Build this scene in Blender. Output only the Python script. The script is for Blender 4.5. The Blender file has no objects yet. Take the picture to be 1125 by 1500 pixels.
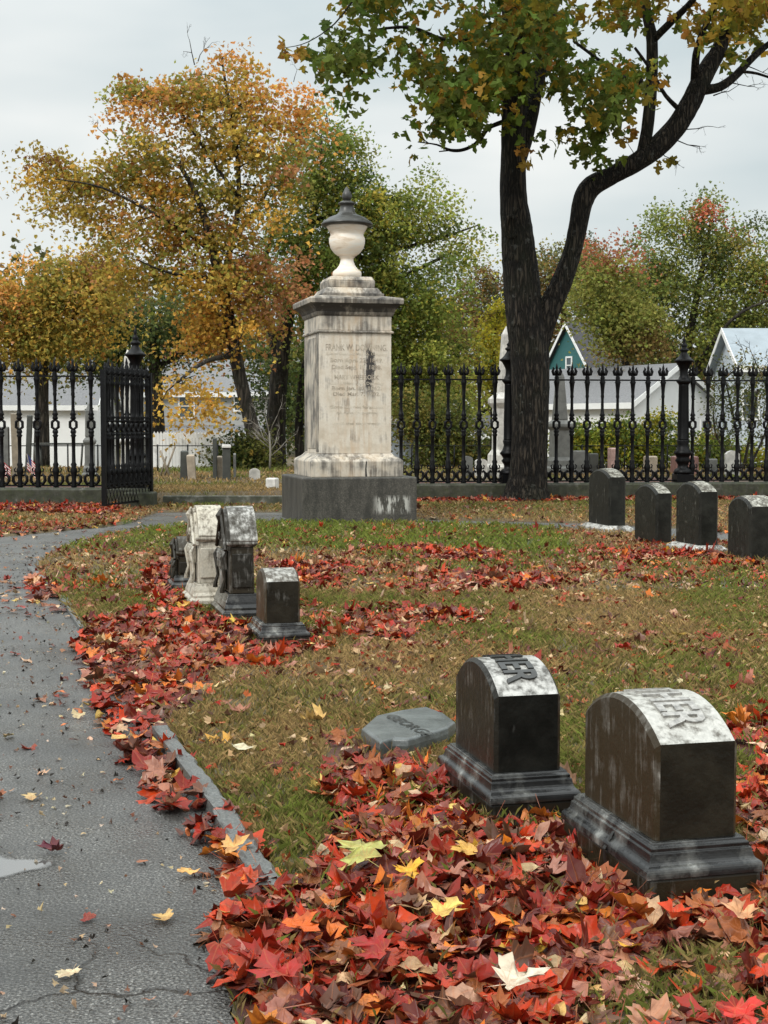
import bpy, math, random
import numpy as np
from mathutils import Vector, Matrix
R = math.radians
random.seed(7); RNG = np.random.default_rng(7)
scene = bpy.context.scene

# ------------------------------------------------------------------ camera
F = 2100.0; CH = 1.25; TP = 128.0 / F; TH = math.atan(TP)
cam_d = bpy.data.cameras.new('camera'); cam = bpy.data.objects.new('camera', cam_d)
scene.collection.objects.link(cam)
cam_d.sensor_fit = 'VERTICAL'; cam_d.sensor_height = 36; cam_d.lens = F / 1500 * 36
cam_d.clip_start = 0.05; cam_d.clip_end = 3000
cam.location = (0, 0, CH); cam.rotation_euler = (R(90) - TH, 0, 0)
scene.camera = cam
# ------------------------------------------------------------------ sky and light
SUN_EL, SUN_AZ = 42, -38          # high, from the left and a little behind the camera, through cloud
w = bpy.data.worlds.new("World"); scene.world = w; w.use_nodes = True
nt = w.node_tree; nt.nodes.clear()
def nd(nt, t, **k):
    n = nt.nodes.new(t)
    for a, b in k.items():
        setattr(n, a, b)
    return n
out = nd(nt, 'ShaderNodeOutputWorld'); bg = nd(nt, 'ShaderNodeBackground')
sky = nd(nt, 'ShaderNodeTexSky', sky_type='NISHITA', sun_disc=False)
sky.sun_elevation = R(SUN_EL); sky.sun_rotation = R(180 + SUN_AZ); sky.air_density = 1.5; sky.dust_density = 4
tc = nd(nt, 'ShaderNodeTexCoord'); sep = nd(nt, 'ShaderNodeSeparateXYZ')
nt.links.new(tc.outputs['Generated'], sep.inputs[0])
mp = nd(nt, 'ShaderNodeMapping'); mp.inputs['Scale'].default_value = (1.6, 1.6, 5.0)
nt.links.new(tc.outputs['Generated'], mp.inputs[0])
noi = nd(nt, 'ShaderNodeTexNoise'); noi.inputs['Scale'].default_value = 1.7; noi.inputs['Detail'].default_value = 4; noi.inputs['Roughness'].default_value = .45
nt.links.new(mp.outputs[0], noi.inputs[0])
cr = nd(nt, 'ShaderNodeValToRGB'); cr.color_ramp.elements[0].position = .38; cr.color_ramp.elements[1].position = .62
cr.color_ramp.elements[0].color = (5.1, 5.8, 6.0, 1); cr.color_ramp.elements[1].color = (7.7, 7.85, 7.7, 1)
nt.links.new(noi.outputs[0], cr.inputs[0])
mr = nd(nt, 'ShaderNodeMapRange', interpolation_type='SMOOTHSTEP')   # overcast sky: the zenith is the brightest part
mr.inputs[1].default_value = .22; mr.inputs[2].default_value = .95; mr.inputs[3].default_value = 1.0; mr.inputs[4].default_value = 3.3
nt.links.new(sep.outputs[2], mr.inputs[0])
vm = nd(nt, 'ShaderNodeVectorMath', operation='SCALE'); nt.links.new(cr.outputs[0], vm.inputs[0]); nt.links.new(mr.outputs[0], vm.inputs['Scale'])
mx = nd(nt, 'ShaderNodeMix', data_type='RGBA'); mx.inputs[0].default_value = .93
nt.links.new(sky.outputs[0], mx.inputs[6]); nt.links.new(vm.outputs[0], mx.inputs[7])
nt.links.new(mx.outputs[2], bg.inputs[0]); bg.inputs[1].default_value = 0.11
nt.links.new(bg.outputs[0], out.inputs[0])
sd = bpy.data.lights.new('sun', 'SUN'); so = bpy.data.objects.new('sun', sd); scene.collection.objects.link(so)
sd.energy = 1.5; sd.angle = R(12); sd.color = (1, .965, .91)
a = R(SUN_AZ)
dirv = Vector((math.sin(a) * math.cos(R(SUN_EL)), -math.cos(a) * math.cos(R(SUN_EL)), math.sin(R(SUN_EL))))
so.rotation_euler = dirv.to_track_quat('Z', 'Y').to_euler(); so.location = (-20, -10, 30)
scene.view_settings.view_transform = 'Standard'; scene.view_settings.look = 'None'
scene.view_settings.exposure = 0.16; scene.view_settings.gamma = 1.0

# ------------------------------------------------------------------ pixel helpers (photo pixels -> points at real depth)
ST, CT = math.sin(TH), math.cos(TH)
def ray(px, py):
    a = (px - 562.5) / F; b = (750 - py) / F
    return np.array([a, CT + b * ST, -ST + b * CT])
def P(px, py, Y):
    d = ray(px, py); t = Y / d[1]
    return np.array([d[0] * t, Y, CH + d[2] * t])
def G(px, py, z=0.0):
    d = ray(px, py); t = (z - CH) / d[2]
    return np.array([d[0] * t, d[1] * t, z])
def proj(X, Y, Z):
    zc = Y * CT - (Z - CH) * ST; yc = Y * ST + (Z - CH) * CT
    zc = np.maximum(zc, .01)
    return 562.5 + F * X / zc, 750 - F * yc / zc
def inpoly(px, py, poly):
    px = np.asarray(px); py = np.asarray(py); r = np.zeros(px.shape, bool)
    n = len(poly)
    for i in range(n):
        x1, y1 = poly[i]; x2, y2 = poly[(i + 1) % n]
        if y1 == y2: continue
        c = ((y1 > py) != (y2 > py)) & (px < (x2 - x1) * (py - y1) / (y2 - y1) + x1)
        r ^= c
    return r
_h = np.random.default_rng(3).random((256, 256))
def vnoise(x, y):
    xi = np.floor(x).astype(int); yi = np.floor(y).astype(int); fx = x - xi; fy = y - yi
    fx = fx * fx * (3 - 2 * fx); fy = fy * fy * (3 - 2 * fy)
    g = lambda i, j: _h[(xi + i) % 256, (yi + j) % 256]
    return (g(0, 0) * (1 - fx) + g(1, 0) * fx) * (1 - fy) + (g(0, 1) * (1 - fx) + g(1, 1) * fx) * fy
def fbm(x, y, o=3):
    s = 0; a = .5; t = 0
    for i in range(o):
        s = s + a * vnoise(x * 2 ** i + 17 * i, y * 2 ** i + 31 * i); t += a; a *= .5
    return s / t
def sstep(a, b, x):
    t = np.clip((x - a) / (b - a), 0, 1); return t * t * (3 - 2 * t)

# ------------------------------------------------------------------ object helpers
C = scene.collection
def tag(o, label=None, cat=None, group=None, kind=None):
    if label: o['label'] = label
    if cat: o['category'] = cat
    if group: o['group'] = group
    if kind: o['kind'] = kind
    return o
def thing(name, label, cat, loc=(0, 0, 0), rz=0, group=None):
    o = bpy.data.objects.new(name, None); C.objects.link(o); o.empty_display_size = .2
    o.location = [float(v) for v in loc]; o.rotation_euler = (0, 0, rz)
    return tag(o, label, cat, group)
def link(name, me, mat, parent=None, loc=None, rot=None):
    o = bpy.data.objects.new(name, me); C.objects.link(o)
    if mat is not None and not me.materials:
        for m in (mat if isinstance(mat, (list, tuple)) else [mat]): me.materials.append(m)
    if parent: o.parent = parent
    if loc is not None: o.location = [float(v) for v in loc]
    if rot is not None: o.rotation_euler = rot
    return o
def copy_tree(o, parent=None):
    c = o.copy(); C.objects.link(c)
    if parent: c.parent = parent
    for ch in list(o.children): copy_tree(ch, c)
    return c
class MB:
    def __init__(s): s.v = []; s.f = []; s.a = []; s.cur = 0.0; s.sm = []
    def add(s, vs, fs, smooth=False):
        b = len(s.v); s.v += [tuple(map(float, v)) for v in vs]; s.a += [s.cur] * len(vs)
        s.f += [tuple(i + b for i in f) for f in fs]; s.sm += [smooth] * len(fs); return s
    def box(s, x0, x1, y0, y1, z0, z1, M=None):
        vs = [(x, y, z) for z in (z0, z1) for y in (y0, y1) for x in (x0, x1)]
        if M is not None: vs = [tuple(M @ Vector(v)) for v in vs]
        return s.add(vs, [(0, 2, 3, 1), (4, 5, 7, 6), (0, 1, 5, 4), (2, 6, 7, 3), (0, 4, 6, 2), (1, 3, 7, 5)])
    def rings(s, rs, cap=True, smooth=False):            # rectangular rings (hx, hy, z)
        vs = []; fs = []
        for r in rs:
            hx, hy, z = r[:3]; cx, cy = (r[3], r[4]) if len(r) > 3 else (0, 0)
            vs += [(cx - hx, cy - hy, z), (cx + hx, cy - hy, z), (cx + hx, cy + hy, z), (cx - hx, cy + hy, z)]
        for k in range(len(rs) - 1):
            for i in range(4):
                j = (i + 1) % 4; fs.append((k * 4 + i, k * 4 + j, k * 4 + 4 + j, k * 4 + 4 + i))
        if cap: fs.append((3, 2, 1, 0)); n = len(vs); fs.append((n - 4, n - 3, n - 2, n - 1))
        return s.add(vs, fs, smooth)
    def lathe(s, prof, seg=16, cx=0, cy=0, smooth=True, sq=False, flute=0, fz=(0, 0)):
        vs = []; fs = []
        for (r, z) in prof:
            for i in range(seg):
                t = 2 * math.pi * (i + .5 * 0) / seg; rr = r
                if flute and fz[0] < z < fz[1] and i % 2: rr = r * (1 - flute)
                vs.append((cx + rr * math.cos(t), cy + rr * math.sin(t), z))
        for k in range(len(prof) - 1):
            for i in range(seg):
                j = (i + 1) % seg; fs.append((k * seg + i, k * seg + j, k * seg + seg + j, k * seg + seg + i))
        n = len(vs); fs.append(tuple(range(seg))[::-1]); fs.append(tuple(range(n - seg, n)))
        return s.add(vs, fs, smooth)
    def tube(s, pts, rad, seg=8, smooth=True, cap=True, rough=0.0, closed=False):
        pts = [Vector([float(c) for c in p]) for p in pts]; n = len(pts)
        if not hasattr(rad, '__len__'): rad = [rad] * n
        vs = []; fs = []; prev = None
        for k in range(n):
            if closed: t = pts[(k + 1) % n] - pts[k - 1]
            else: t = pts[min(k + 1, n - 1)] - pts[max(k - 1, 0)]
            t = t.normalized() if t.length > 1e-9 else Vector((0, 0, 1))
            if prev is None:
                ref = Vector((0, 0, 1)) if abs(t.z) < .9 else Vector((1, 0, 0)); u = t.cross(ref).normalized()
            else:
                u = prev - t * prev.dot(t); u = u.normalized() if u.length > 1e-6 else t.orthogonal().normalized()
            prev = u; v = t.cross(u)
            for i in range(seg):
                a = 2 * math.pi * i / seg; r = rad[k]
                if rough: r *= 1 + rough * (math.sin(i * 2.3 + k * .35) * .5 + random.uniform(-.5, .5))
                vs.append(pts[k] + u * (r * math.cos(a)) + v * (r * math.sin(a)))
        m = n if closed else n - 1
        for k in range(m):
            for i in range(seg):
                j = (i + 1) % seg; b = ((k + 1) % n) * seg
                fs.append((k * seg + i, k * seg + j, b + j, b + i))
        if cap and not closed:
            fs.append(tuple(range(seg))[::-1]); fs.append(tuple(range((n - 1) * seg, n * seg)))
        return s.add(vs, fs, smooth)
    def prism(s, poly, axis, a0, a1, smooth_side=False):    # poly in the plane normal to axis ('x': (y,z), 'y': (x,z), 'z': (x,y))
        mk = {'x': lambda p, a: (a, p[0], p[1]), 'y': lambda p, a: (p[0], a, p[1]), 'z': lambda p, a: (p[0], p[1], a)}[axis]
        n = len(poly); vs = [mk(p, a0) for p in poly] + [mk(p, a1) for p in poly]
        fs = [(i, (i + 1) % n, n + (i + 1) % n, n + i) for i in range(n)]
        s.add(vs, fs, smooth_side)
        return s.add(vs, [tuple(range(n))[::-1], tuple(range(n, 2 * n))], False)
    def build(s, name, mat, parent=None, bevel=0, loc=None, rz=None, fix=True):
        me = bpy.data.meshes.new(name); me.from_pydata(s.v, [], s.f)
        me.polygons.foreach_set('use_smooth', s.sm)
        if any(s.a):
            at = me.attributes.new('stain', 'FLOAT', 'POINT'); at.data.foreach_set('value', s.a)
        if fix:
            import bmesh
            bm = bmesh.new(); bm.from_mesh(me); bmesh.ops.recalc_face_normals(bm, faces=bm.faces); bm.to_mesh(me); bm.free()
        o = link(name, me, mat, parent, loc, None if rz is None else (0, 0, rz))
        if bevel:
            b = o.modifiers.new('bevel', 'BEVEL'); b.width = bevel; b.segments = 2; b.limit_method = 'ANGLE'; b.angle_limit = R(30)
        return o
def bigmesh(name, V, T, mat, parent=None, attrs=None, smooth=False):
    me = bpy.data.meshes.new(name); V = np.asarray(V, np.float32); T = np.asarray(T, np.int32)
    me.vertices.add(len(V)); me.vertices.foreach_set('co', V.ravel())
    me.loops.add(T.size); me.loops.foreach_set('vertex_index', T.ravel())
    me.polygons.add(len(T)); me.polygons.foreach_set('loop_start', np.arange(0, T.size, T.shape[1], dtype=np.int32))
    me.polygons.foreach_set('use_smooth', np.full(len(T), smooth))
    me.update(calc_edges=True)
    for k, (ty, arr) in (attrs or {}).items():
        at = me.attributes.new(k, ty, 'POINT')
        at.data.foreach_set({'FLOAT_COLOR': 'color', 'FLOAT_VECTOR': 'vector', 'FLOAT': 'value'}[ty], np.asarray(arr, np.float32).ravel())
    me.validate()
    return link(name, me, mat, parent)
def text_geo(body, size, extrude=.002, offset=0.0, res=3):
    cu = bpy.data.curves.new('t', 'FONT'); cu.body = body; cu.size = size; cu.extrude = extrude; cu.offset = offset
    cu.align_x = 'CENTER'; cu.resolution_u = res
    o = bpy.data.objects.new('t', cu); C.objects.link(o)
    dg = bpy.context.evaluated_depsgraph_get(); dg.update()
    me = bpy.data.meshes.new_from_object(o.evaluated_get(dg))
    vs = [tuple(v.co) for v in me.vertices]; fs = [tuple(p.vertices) for p in me.polygons]
    bpy.data.objects.remove(o); bpy.data.meshes.remove(me); bpy.data.curves.remove(cu)
    return vs, fs

# ------------------------------------------------------------------ material helpers
class M:
    def __init__(s, name):
        s.m = bpy.data.materials.new(name); s.m.use_nodes = True; s.nt = s.m.node_tree
        s.b = s.nt.nodes['Principled BSDF']; s.o = s.nt.nodes['Material Output']; s._c = None
    def n(s, t, **k): return nd(s.nt, t, **k)
    def l(s, a, b): s.nt.links.new(a, b)
    def co(s, scale=(1, 1, 1), src='Object', rot=(0, 0, 0)):
        t = s.n('ShaderNodeTexCoord'); m = s.n('ShaderNodeMapping'); m.inputs['Scale'].default_value = scale; m.inputs['Rotation'].default_value = rot
        s.l(t.outputs[src], m.inputs[0]); return m.outputs[0]
    def noise(s, scale, detail=5, rough=.55, co=None, dist=0):
        n = s.n('ShaderNodeTexNoise'); n.inputs['Scale'].default_value = scale; n.inputs['Detail'].default_value = detail
        n.inputs['Roughness'].default_value = rough; n.inputs['Distortion'].default_value = dist
        s.l(co if co is not None else s.co(), n.inputs[0]); return n.outputs[0]
    def vor(s, scale, co=None, feature='F1'):
        n = s.n('ShaderNodeTexVoronoi', feature=feature); n.inputs['Scale'].default_value = scale
        s.l(co if co is not None else s.co(), n.inputs[0]); return n.outputs['Distance']
    def ramp(s, x, *st):
        n = s.n('ShaderNodeValToRGB'); e = n.color_ramp.elements
        while len(e) < len(st): e.new(.5)
        for i, (p, c) in enumerate(st):
            e[i].position = p; c = (c, c, c) if not hasattr(c, '__len__') else c; e[i].color = (*c, 1)
        s.l(x, n.inputs[0]); return n.outputs[0]
    def mix(s, f, a, b, mode='MIX'):
        n = s.n('ShaderNodeMix', data_type='RGBA', blend_type=mode)
        for i, v in ((0, f), (6, a), (7, b)):
            if hasattr(v, 'is_linked') or hasattr(v, 'links'): s.l(v, n.inputs[i])
            elif i == 0: n.inputs[0].default_value = v
            else: n.inputs[i].default_value = (*v, 1)
        return n.outputs[2]
    def math(s, op, a, b=0.0, c=0.0):
        n = s.n('ShaderNodeMath', operation=op)
        for i, v in enumerate((a, b, c)):
            if hasattr(v, 'links'): s.l(v, n.inputs[i])
            else: n.inputs[i].default_value = v
        return n.outputs[0]
    def attr(s, name, outp='Fac'):
        n = s.n('ShaderNodeAttribute', attribute_name=name); return n.outputs[outp]
    def set(s, **k):
        for a, v in k.items():
            i = s.b.inputs[{'col': 'Base Color', 'rough': 'Roughness', 'metal': 'Metallic', 'spec': 'Specular IOR Level', 'coat': 'Coat Weight'}.get(a, a)]
            if hasattr(v, 'links'): s.l(v, i)
            else: i.default_value = (*v, 1) if hasattr(v, '__len__') else v
        return s
    def bump(s, h, strength=.5, dist=.01):
        n = s.n('ShaderNodeBump'); n.inputs['Strength'].default_value = strength; n.inputs['Distance'].default_value = dist
        s.l(h, n.inputs['Height']); s.l(n.outputs[0], s.b.inputs['Normal']); return s
def simple(name, c, rough=.6, var=.25, nscale=8, metal=0, bump=.15, bd=.004, spec=.5, co=None):
    m = M(name); n = m.noise(nscale, 6, .6, co=m.co(co) if co else None)
    lo = tuple(v * (1 - var) for v in c); hi = tuple(min(1, v * (1 + var)) for v in c)
    m.set(col=m.ramp(n, (.3, lo), (.7, hi)), rough=rough, metal=metal, spec=spec)
    if bump: m.bump(m.noise(nscale * 6, 4), bump, bd)
    return m.m
def leaf_mat(name, rough=.5, trans=.35, veins=False, spec=.4):
    m = M(name); c = m.attr('col', 'Color')
    if veins:
        v = m.attr('luv', 'Vector'); sp = m.n('ShaderNodeSeparateXYZ'); m.l(v, sp.inputs[0])
        ax = m.math('ABSOLUTE', sp.outputs[0]); y = sp.outputs[1]; mn = None
        for ang in (90, 47, 8, -18):      # veins of one half (leaf is mirror symmetric)
            ca, sa = math.cos(R(ang)), math.sin(R(ang))
            d = m.math('ABSOLUTE', m.math('SUBTRACT', m.math('MULTIPLY', ax, sa), m.math('MULTIPLY', y, ca)))
            mn = d if mn is None else m.math('MINIMUM', mn, d)
        vein = m.ramp(mn, (.0, 1.0), (.028, 0.0))
        n = m.noise(26, 5, .65, co=m.co((1, 1, 1)))
        c = m.mix(m.math('MULTIPLY', m.ramp(n, (.42, 0.0), (.66, 1.0)), .55), c, (.11, .035, .02))
        c = m.mix(m.math('MULTIPLY', vein, .3), c, (.42, .14, .05))
        m.bump(m.math('ADD', m.math('MULTIPLY', vein, -.6), m.noise(60, 3)), .35, .003)
    m.set(col=c, rough=rough, spec=spec)
    tr = m.n('ShaderNodeBsdfTranslucent'); m.l(c, tr.inputs[0]); ms = m.n('ShaderNodeMixShader'); ms.inputs[0].default_value = trans
    m.l(m.b.outputs[0], ms.inputs[1]); m.l(tr.outputs[0], ms.inputs[2]); m.l(ms.outputs[0], m.o.inputs[0])
    return m.m
def stone_mat(name, light, dark, bias=0.0, rough=.45, streak=True, warm=None, mossy=False, spec=.5, brown=True):
    """pale stone overgrown by black weathering; the per-vertex 'stain' attribute says how much"""
    m = M(name)
    n1 = m.noise(9, 7, .62); n2 = m.noise(5, 6, .65, co=m.co((9, 9, 1.1)) if streak else None); n3 = m.noise(70, 3, .6)
    s = m.attr('stain')
    k = m.math('ADD', m.math('ADD', m.math('MULTIPLY', n1, 1.7), m.math('MULTIPLY', n2, 1.6)), m.math('ADD', s, bias - 1.65))
    k = m.ramp(k, (.15, 0.0), (.55, .82), (.85, 1.0))
    lc = m.mix(m.ramp(n3, (.35, 0.0), (.7, 1.0)), tuple(v * .72 for v in light), light)
    if warm: lc = m.mix(m.ramp(m.noise(3, 4), (.42, 0.0), (.68, .8)), lc, warm)
    dc = m.mix(m.ramp(n1, (.4, 0.0), (.75, 1.0)), dark, tuple(min(1, v * 2.6) for v in dark))
    if brown: dc = m.mix(m.ramp(m.math('MULTIPLY', s, .5), (.42, 1.0), (.5, 0.0)), dc, tuple(v * b_ for v, b_ in zip(dark, (3.6, 2.9, 2.1))))
    if mossy: dc = m.mix(m.ramp(m.noise(14, 5), (.5, 0.0), (.7, .6)), dc, (.045, .055, .02))
    m.set(col=m.mix(k, lc, dc), rough=m.math('ADD', m.math('MULTIPLY', n1, .3), rough - .15), spec=m.math('SUBTRACT', spec, m.math('MULTIPLY', k, spec * .55)))
    m.bump(m.math('ADD', m.noise(45, 5, .6), m.math('MULTIPLY', n1, 1.2)), .35, .006)
    return m.m

MT = {}
MT['iron'] = simple('black_iron_paint', (.004, .004, .0045), .45, .5, 20, bump=.3, bd=.002, spec=.18)
MT['fallen'] = leaf_mat('fallen_leaf', .30, .10, True, .22)
MT['foliage'] = leaf_mat('foliage', .6, .46, False, .12)
MT['grass'] = leaf_mat('grass_blade', .6, .25, False, .2)

# ------------------------------------------------------------------ layout in the photo's pixels
PATH = [(345, 1500), (330, 1410), (335, 1350), (392, 1292), (345, 1210), (290, 1130), (240, 1062), (190, 1012), (150, 965), (120, 922), (88, 880),
        (52, 832), (78, 811), (112, 797), (160, 785), (230, 775), (330, 769), (408, 767), (470, 768), (620, 768), (850, 777), (1000, 790), (1125, 803),
        (1500, 850), (1500, 815), (1125, 786), (1000, 775), (850, 767), (640, 762), (470, 757), (415, 751), (232, 751), (208, 759), (190, 767),
        (150, 773), (80, 779), (0, 787), (-200, 806), (-700, 860), (-2500, 1600), (-2500, 2600), (420, 2600), (360, 1700)]
PATHW = [tuple(G(*p)[:2]) for p in PATH]
LIT = [  # (polygon, density) where the leaves lie thick
    ([(345, 1520), (322, 1440), (318, 1370), (380, 1300), (440, 1285), (500, 1215), (486, 1160), (560, 1128), (632, 1140), (700, 1205), (850, 1215), (945, 1318), (1130, 1305), (1300, 1260), (1300, 1700), (330, 1700)], 1.0),
    ([(1075, 1075), (1140, 1060), (1300, 1100), (1300, 1320), (1090, 1300)], .85),
    ([(130, 985), (235, 1052), (290, 1140), (338, 1200), (402, 1302), (335, 1300), (262, 1200), (190, 1110), (140, 1035)], .9), ([(120, 960), (330, 985), (270, 1045), (235, 1060), (150, 1010)], .8), ([(480, 1090), (540, 1100), (590, 1125), (500, 1165), (470, 1140)], .8),
    ([(150, 1040), (240, 1060), (262, 1110), (190, 1120), (185, 1070)], .6),
    ([(98, 948), (150, 915), (215, 905), (262, 905), (330, 910), (400, 950), (470, 925), (505, 940), (470, 965), (380, 985), (300, 990), (235, 1035), (180, 1020), (130, 985)], 1.0),
    ([(205, 860), (240, 815), (262, 860), (300, 915), (240, 912)], .9),
    ([(430, 880), (520, 905), (490, 945), (440, 930)], .7),
    ([(600, 720), (1000, 715), (1400, 722), (1400, 738), (1000, 735), (740, 739), (604, 738)], 1.0),
    ([(-300, 728), (150, 727), (178, 750), (150, 758), (0, 752), (-300, 754)], 1.0),
    ([(-50, 768), (100, 766), (200, 756), (160, 772), (20, 784), (-50, 788)], .35),
    ([(800, 808), (960, 798), (1130, 830), (1300, 850), (1300, 880), (900, 852), (790, 835)], .5),
    ([(385, 830), (560, 800), (800, 820), (960, 850), (700, 880), (480, 890)], .42),
    ([(470, 900), (730, 890), (690, 960), (520, 940)], .5),
    ([(540, 940), (900, 960), (880, 1000), (560, 985)], .22), ([(-80, 1445), (50, 1440), (105, 1505), (60, 1600), (-80, 1600)], .22),
    ([(60, 840), (100, 900), (60, 890), (40, 860)], .35),
]
GREEN = [([(180, 765), (820, 770), (850, 830), (700, 850), (450, 800), (380, 790), (200, 790)], 1), ([(940, 1400), (1130, 1380), (1130, 1520), (900, 1520), (960, 1460)], .3),
         ([(300, 1150), (470, 1180), (430, 1240), (350, 1190)], 0), ([(230, 690), (420, 690), (420, 704), (230, 704)], 1)]
def litter(px, py, X, Y):
    wob = np.where(py > 775, 1, 0) * np.clip(220 / np.maximum(Y, .5), 0, 75); px = px + (fbm(X * 3.1 + 50, Y * 3.1) - .5) * wob * 2; py = py + (fbm(X * 3.3 + 9, Y * 3.3 + 70) - .5) * wob * .7
    d = np.full(px.shape, .05)
    for poly, v in LIT: d = np.where(inpoly(px, py, poly), np.maximum(d, v), d)
    lawn = (py > 775)
    n = fbm(X * 1.1, Y * .9)
    d = np.where((d < .6) & lawn, d * (.35 + 2.0 * sstep(.35, .75, n)) + .26 * sstep(.42, .66, fbm(X * 2.3 + 4, Y * 1.7)), d)
    d = np.where(inpoly(px, py, [(960, 1405), (1060, 1385), (1140, 1400), (1140, 1520), (900, 1520), (850, 1450), (930, 1440)]), .25, d)
    return d
def greenness(px, py, X, Y):
    g = fbm(X * .7 + 9, Y * .55 + 5) * .75 + .25 * fbm(X * 5, Y * 4) - .14
    for poly, v in GREEN: g = np.where(inpoly(px, py, poly), g + .30 * v, g)
    return np.clip(g, 0, 1)
YF = lambda x: 21.8 + (x + 4.0) * .21 if x < 0.5 else 23.3 + (x - .5) * .08   # line of the iron fence
def fence_line(x):
    x = np.asarray(x, float)
    return np.where(x < -3.5, 21.85, np.where(x < .3, 21.85 + (x + 3.5) * .40, 23.37 + (x - .3) * .12))
def H0(X, Y):
    X = np.asarray(X, float); Y = np.asarray(Y, float)
    b = sstep(0, .35, Y - fence_line(X) - .05) * .17
    return b - sstep(34, 62, Y) * .85
def is_path(X, Y): return inpoly(X, Y, PATHW)

# ------------------------------------------------------------------ ground
def build_ground():
    ys = np.concatenate([np.linspace(-25, 1.6, 14), np.geomspace(1.75, 26, 430), np.geomspace(26.4, 1200, 70)])
    s = np.linspace(-1, 1, 381); s = np.sign(s) * (np.abs(s) * .42 + .58 * np.abs(s) ** 5)
    YY = np.repeat(ys[:, None], len(s), 1); hw = 2.5 + np.abs(ys) * .95
    XX = s[None, :] * hw[:, None]
    X = XX.ravel(); Y = YY.ravel(); px, py = proj(X, np.maximum(Y, .5), 0 * X); px = np.where(Y < 1, 9e9, px)
    on = is_path(X, Y); lit = litter(px, py, X, Y); gr = greenness(px, py, X, Y)
    Z = H0(X, Y) + np.where(on, -.02, .018 + .02 * (fbm(X * 1.5, Y * 1.5) - .5)) * (Y < 30)
    n = len(s); r = len(ys); i = np.arange(r * n).reshape(r, n)
    Q = np.stack([i[:-1, :-1], i[:-1, 1:], i[1:, 1:], i[1:, :-1]], -1).reshape(-1, 4)
    m = M('turf_soil')
    g = m.attr('green'); lt = m.attr('litter'); n1 = m.noise(3.5, 8, .7); n2 = m.noise(45, 6, .7)
    base = m.ramp(m.math('ADD', m.math('MULTIPLY', g, .7), m.math('MULTIPLY', n1, .4)), (.35, (.115, .07, .025)), (.55, (.10, .08, .028)), (.75, (.05, .075, .015)))
    base = m.mix(m.ramp(n2, (.35, .75), (.62, 0.0)), base, (.035, .026, .014))
    base = m.mix(m.ramp(lt, (.35, 0.0), (.9, .9)), base, m.ramp(m.noise(22, 6, .7), (.35, (.03, .008, .006)), (.6, (.11, .02, .012)), (.75, (.22, .06, .03))))
    m.set(col=base, rough=.75); m.bump(n2, .8, .02)
    o = bigmesh('ground', np.stack([X, Y, Z], 1), Q, m.m, attrs={'green': ('FLOAT', gr), 'litter': ('FLOAT', np.where(on, 0, lit))}, smooth=True)
    tag(o, kind='structure')
build_ground()

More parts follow.
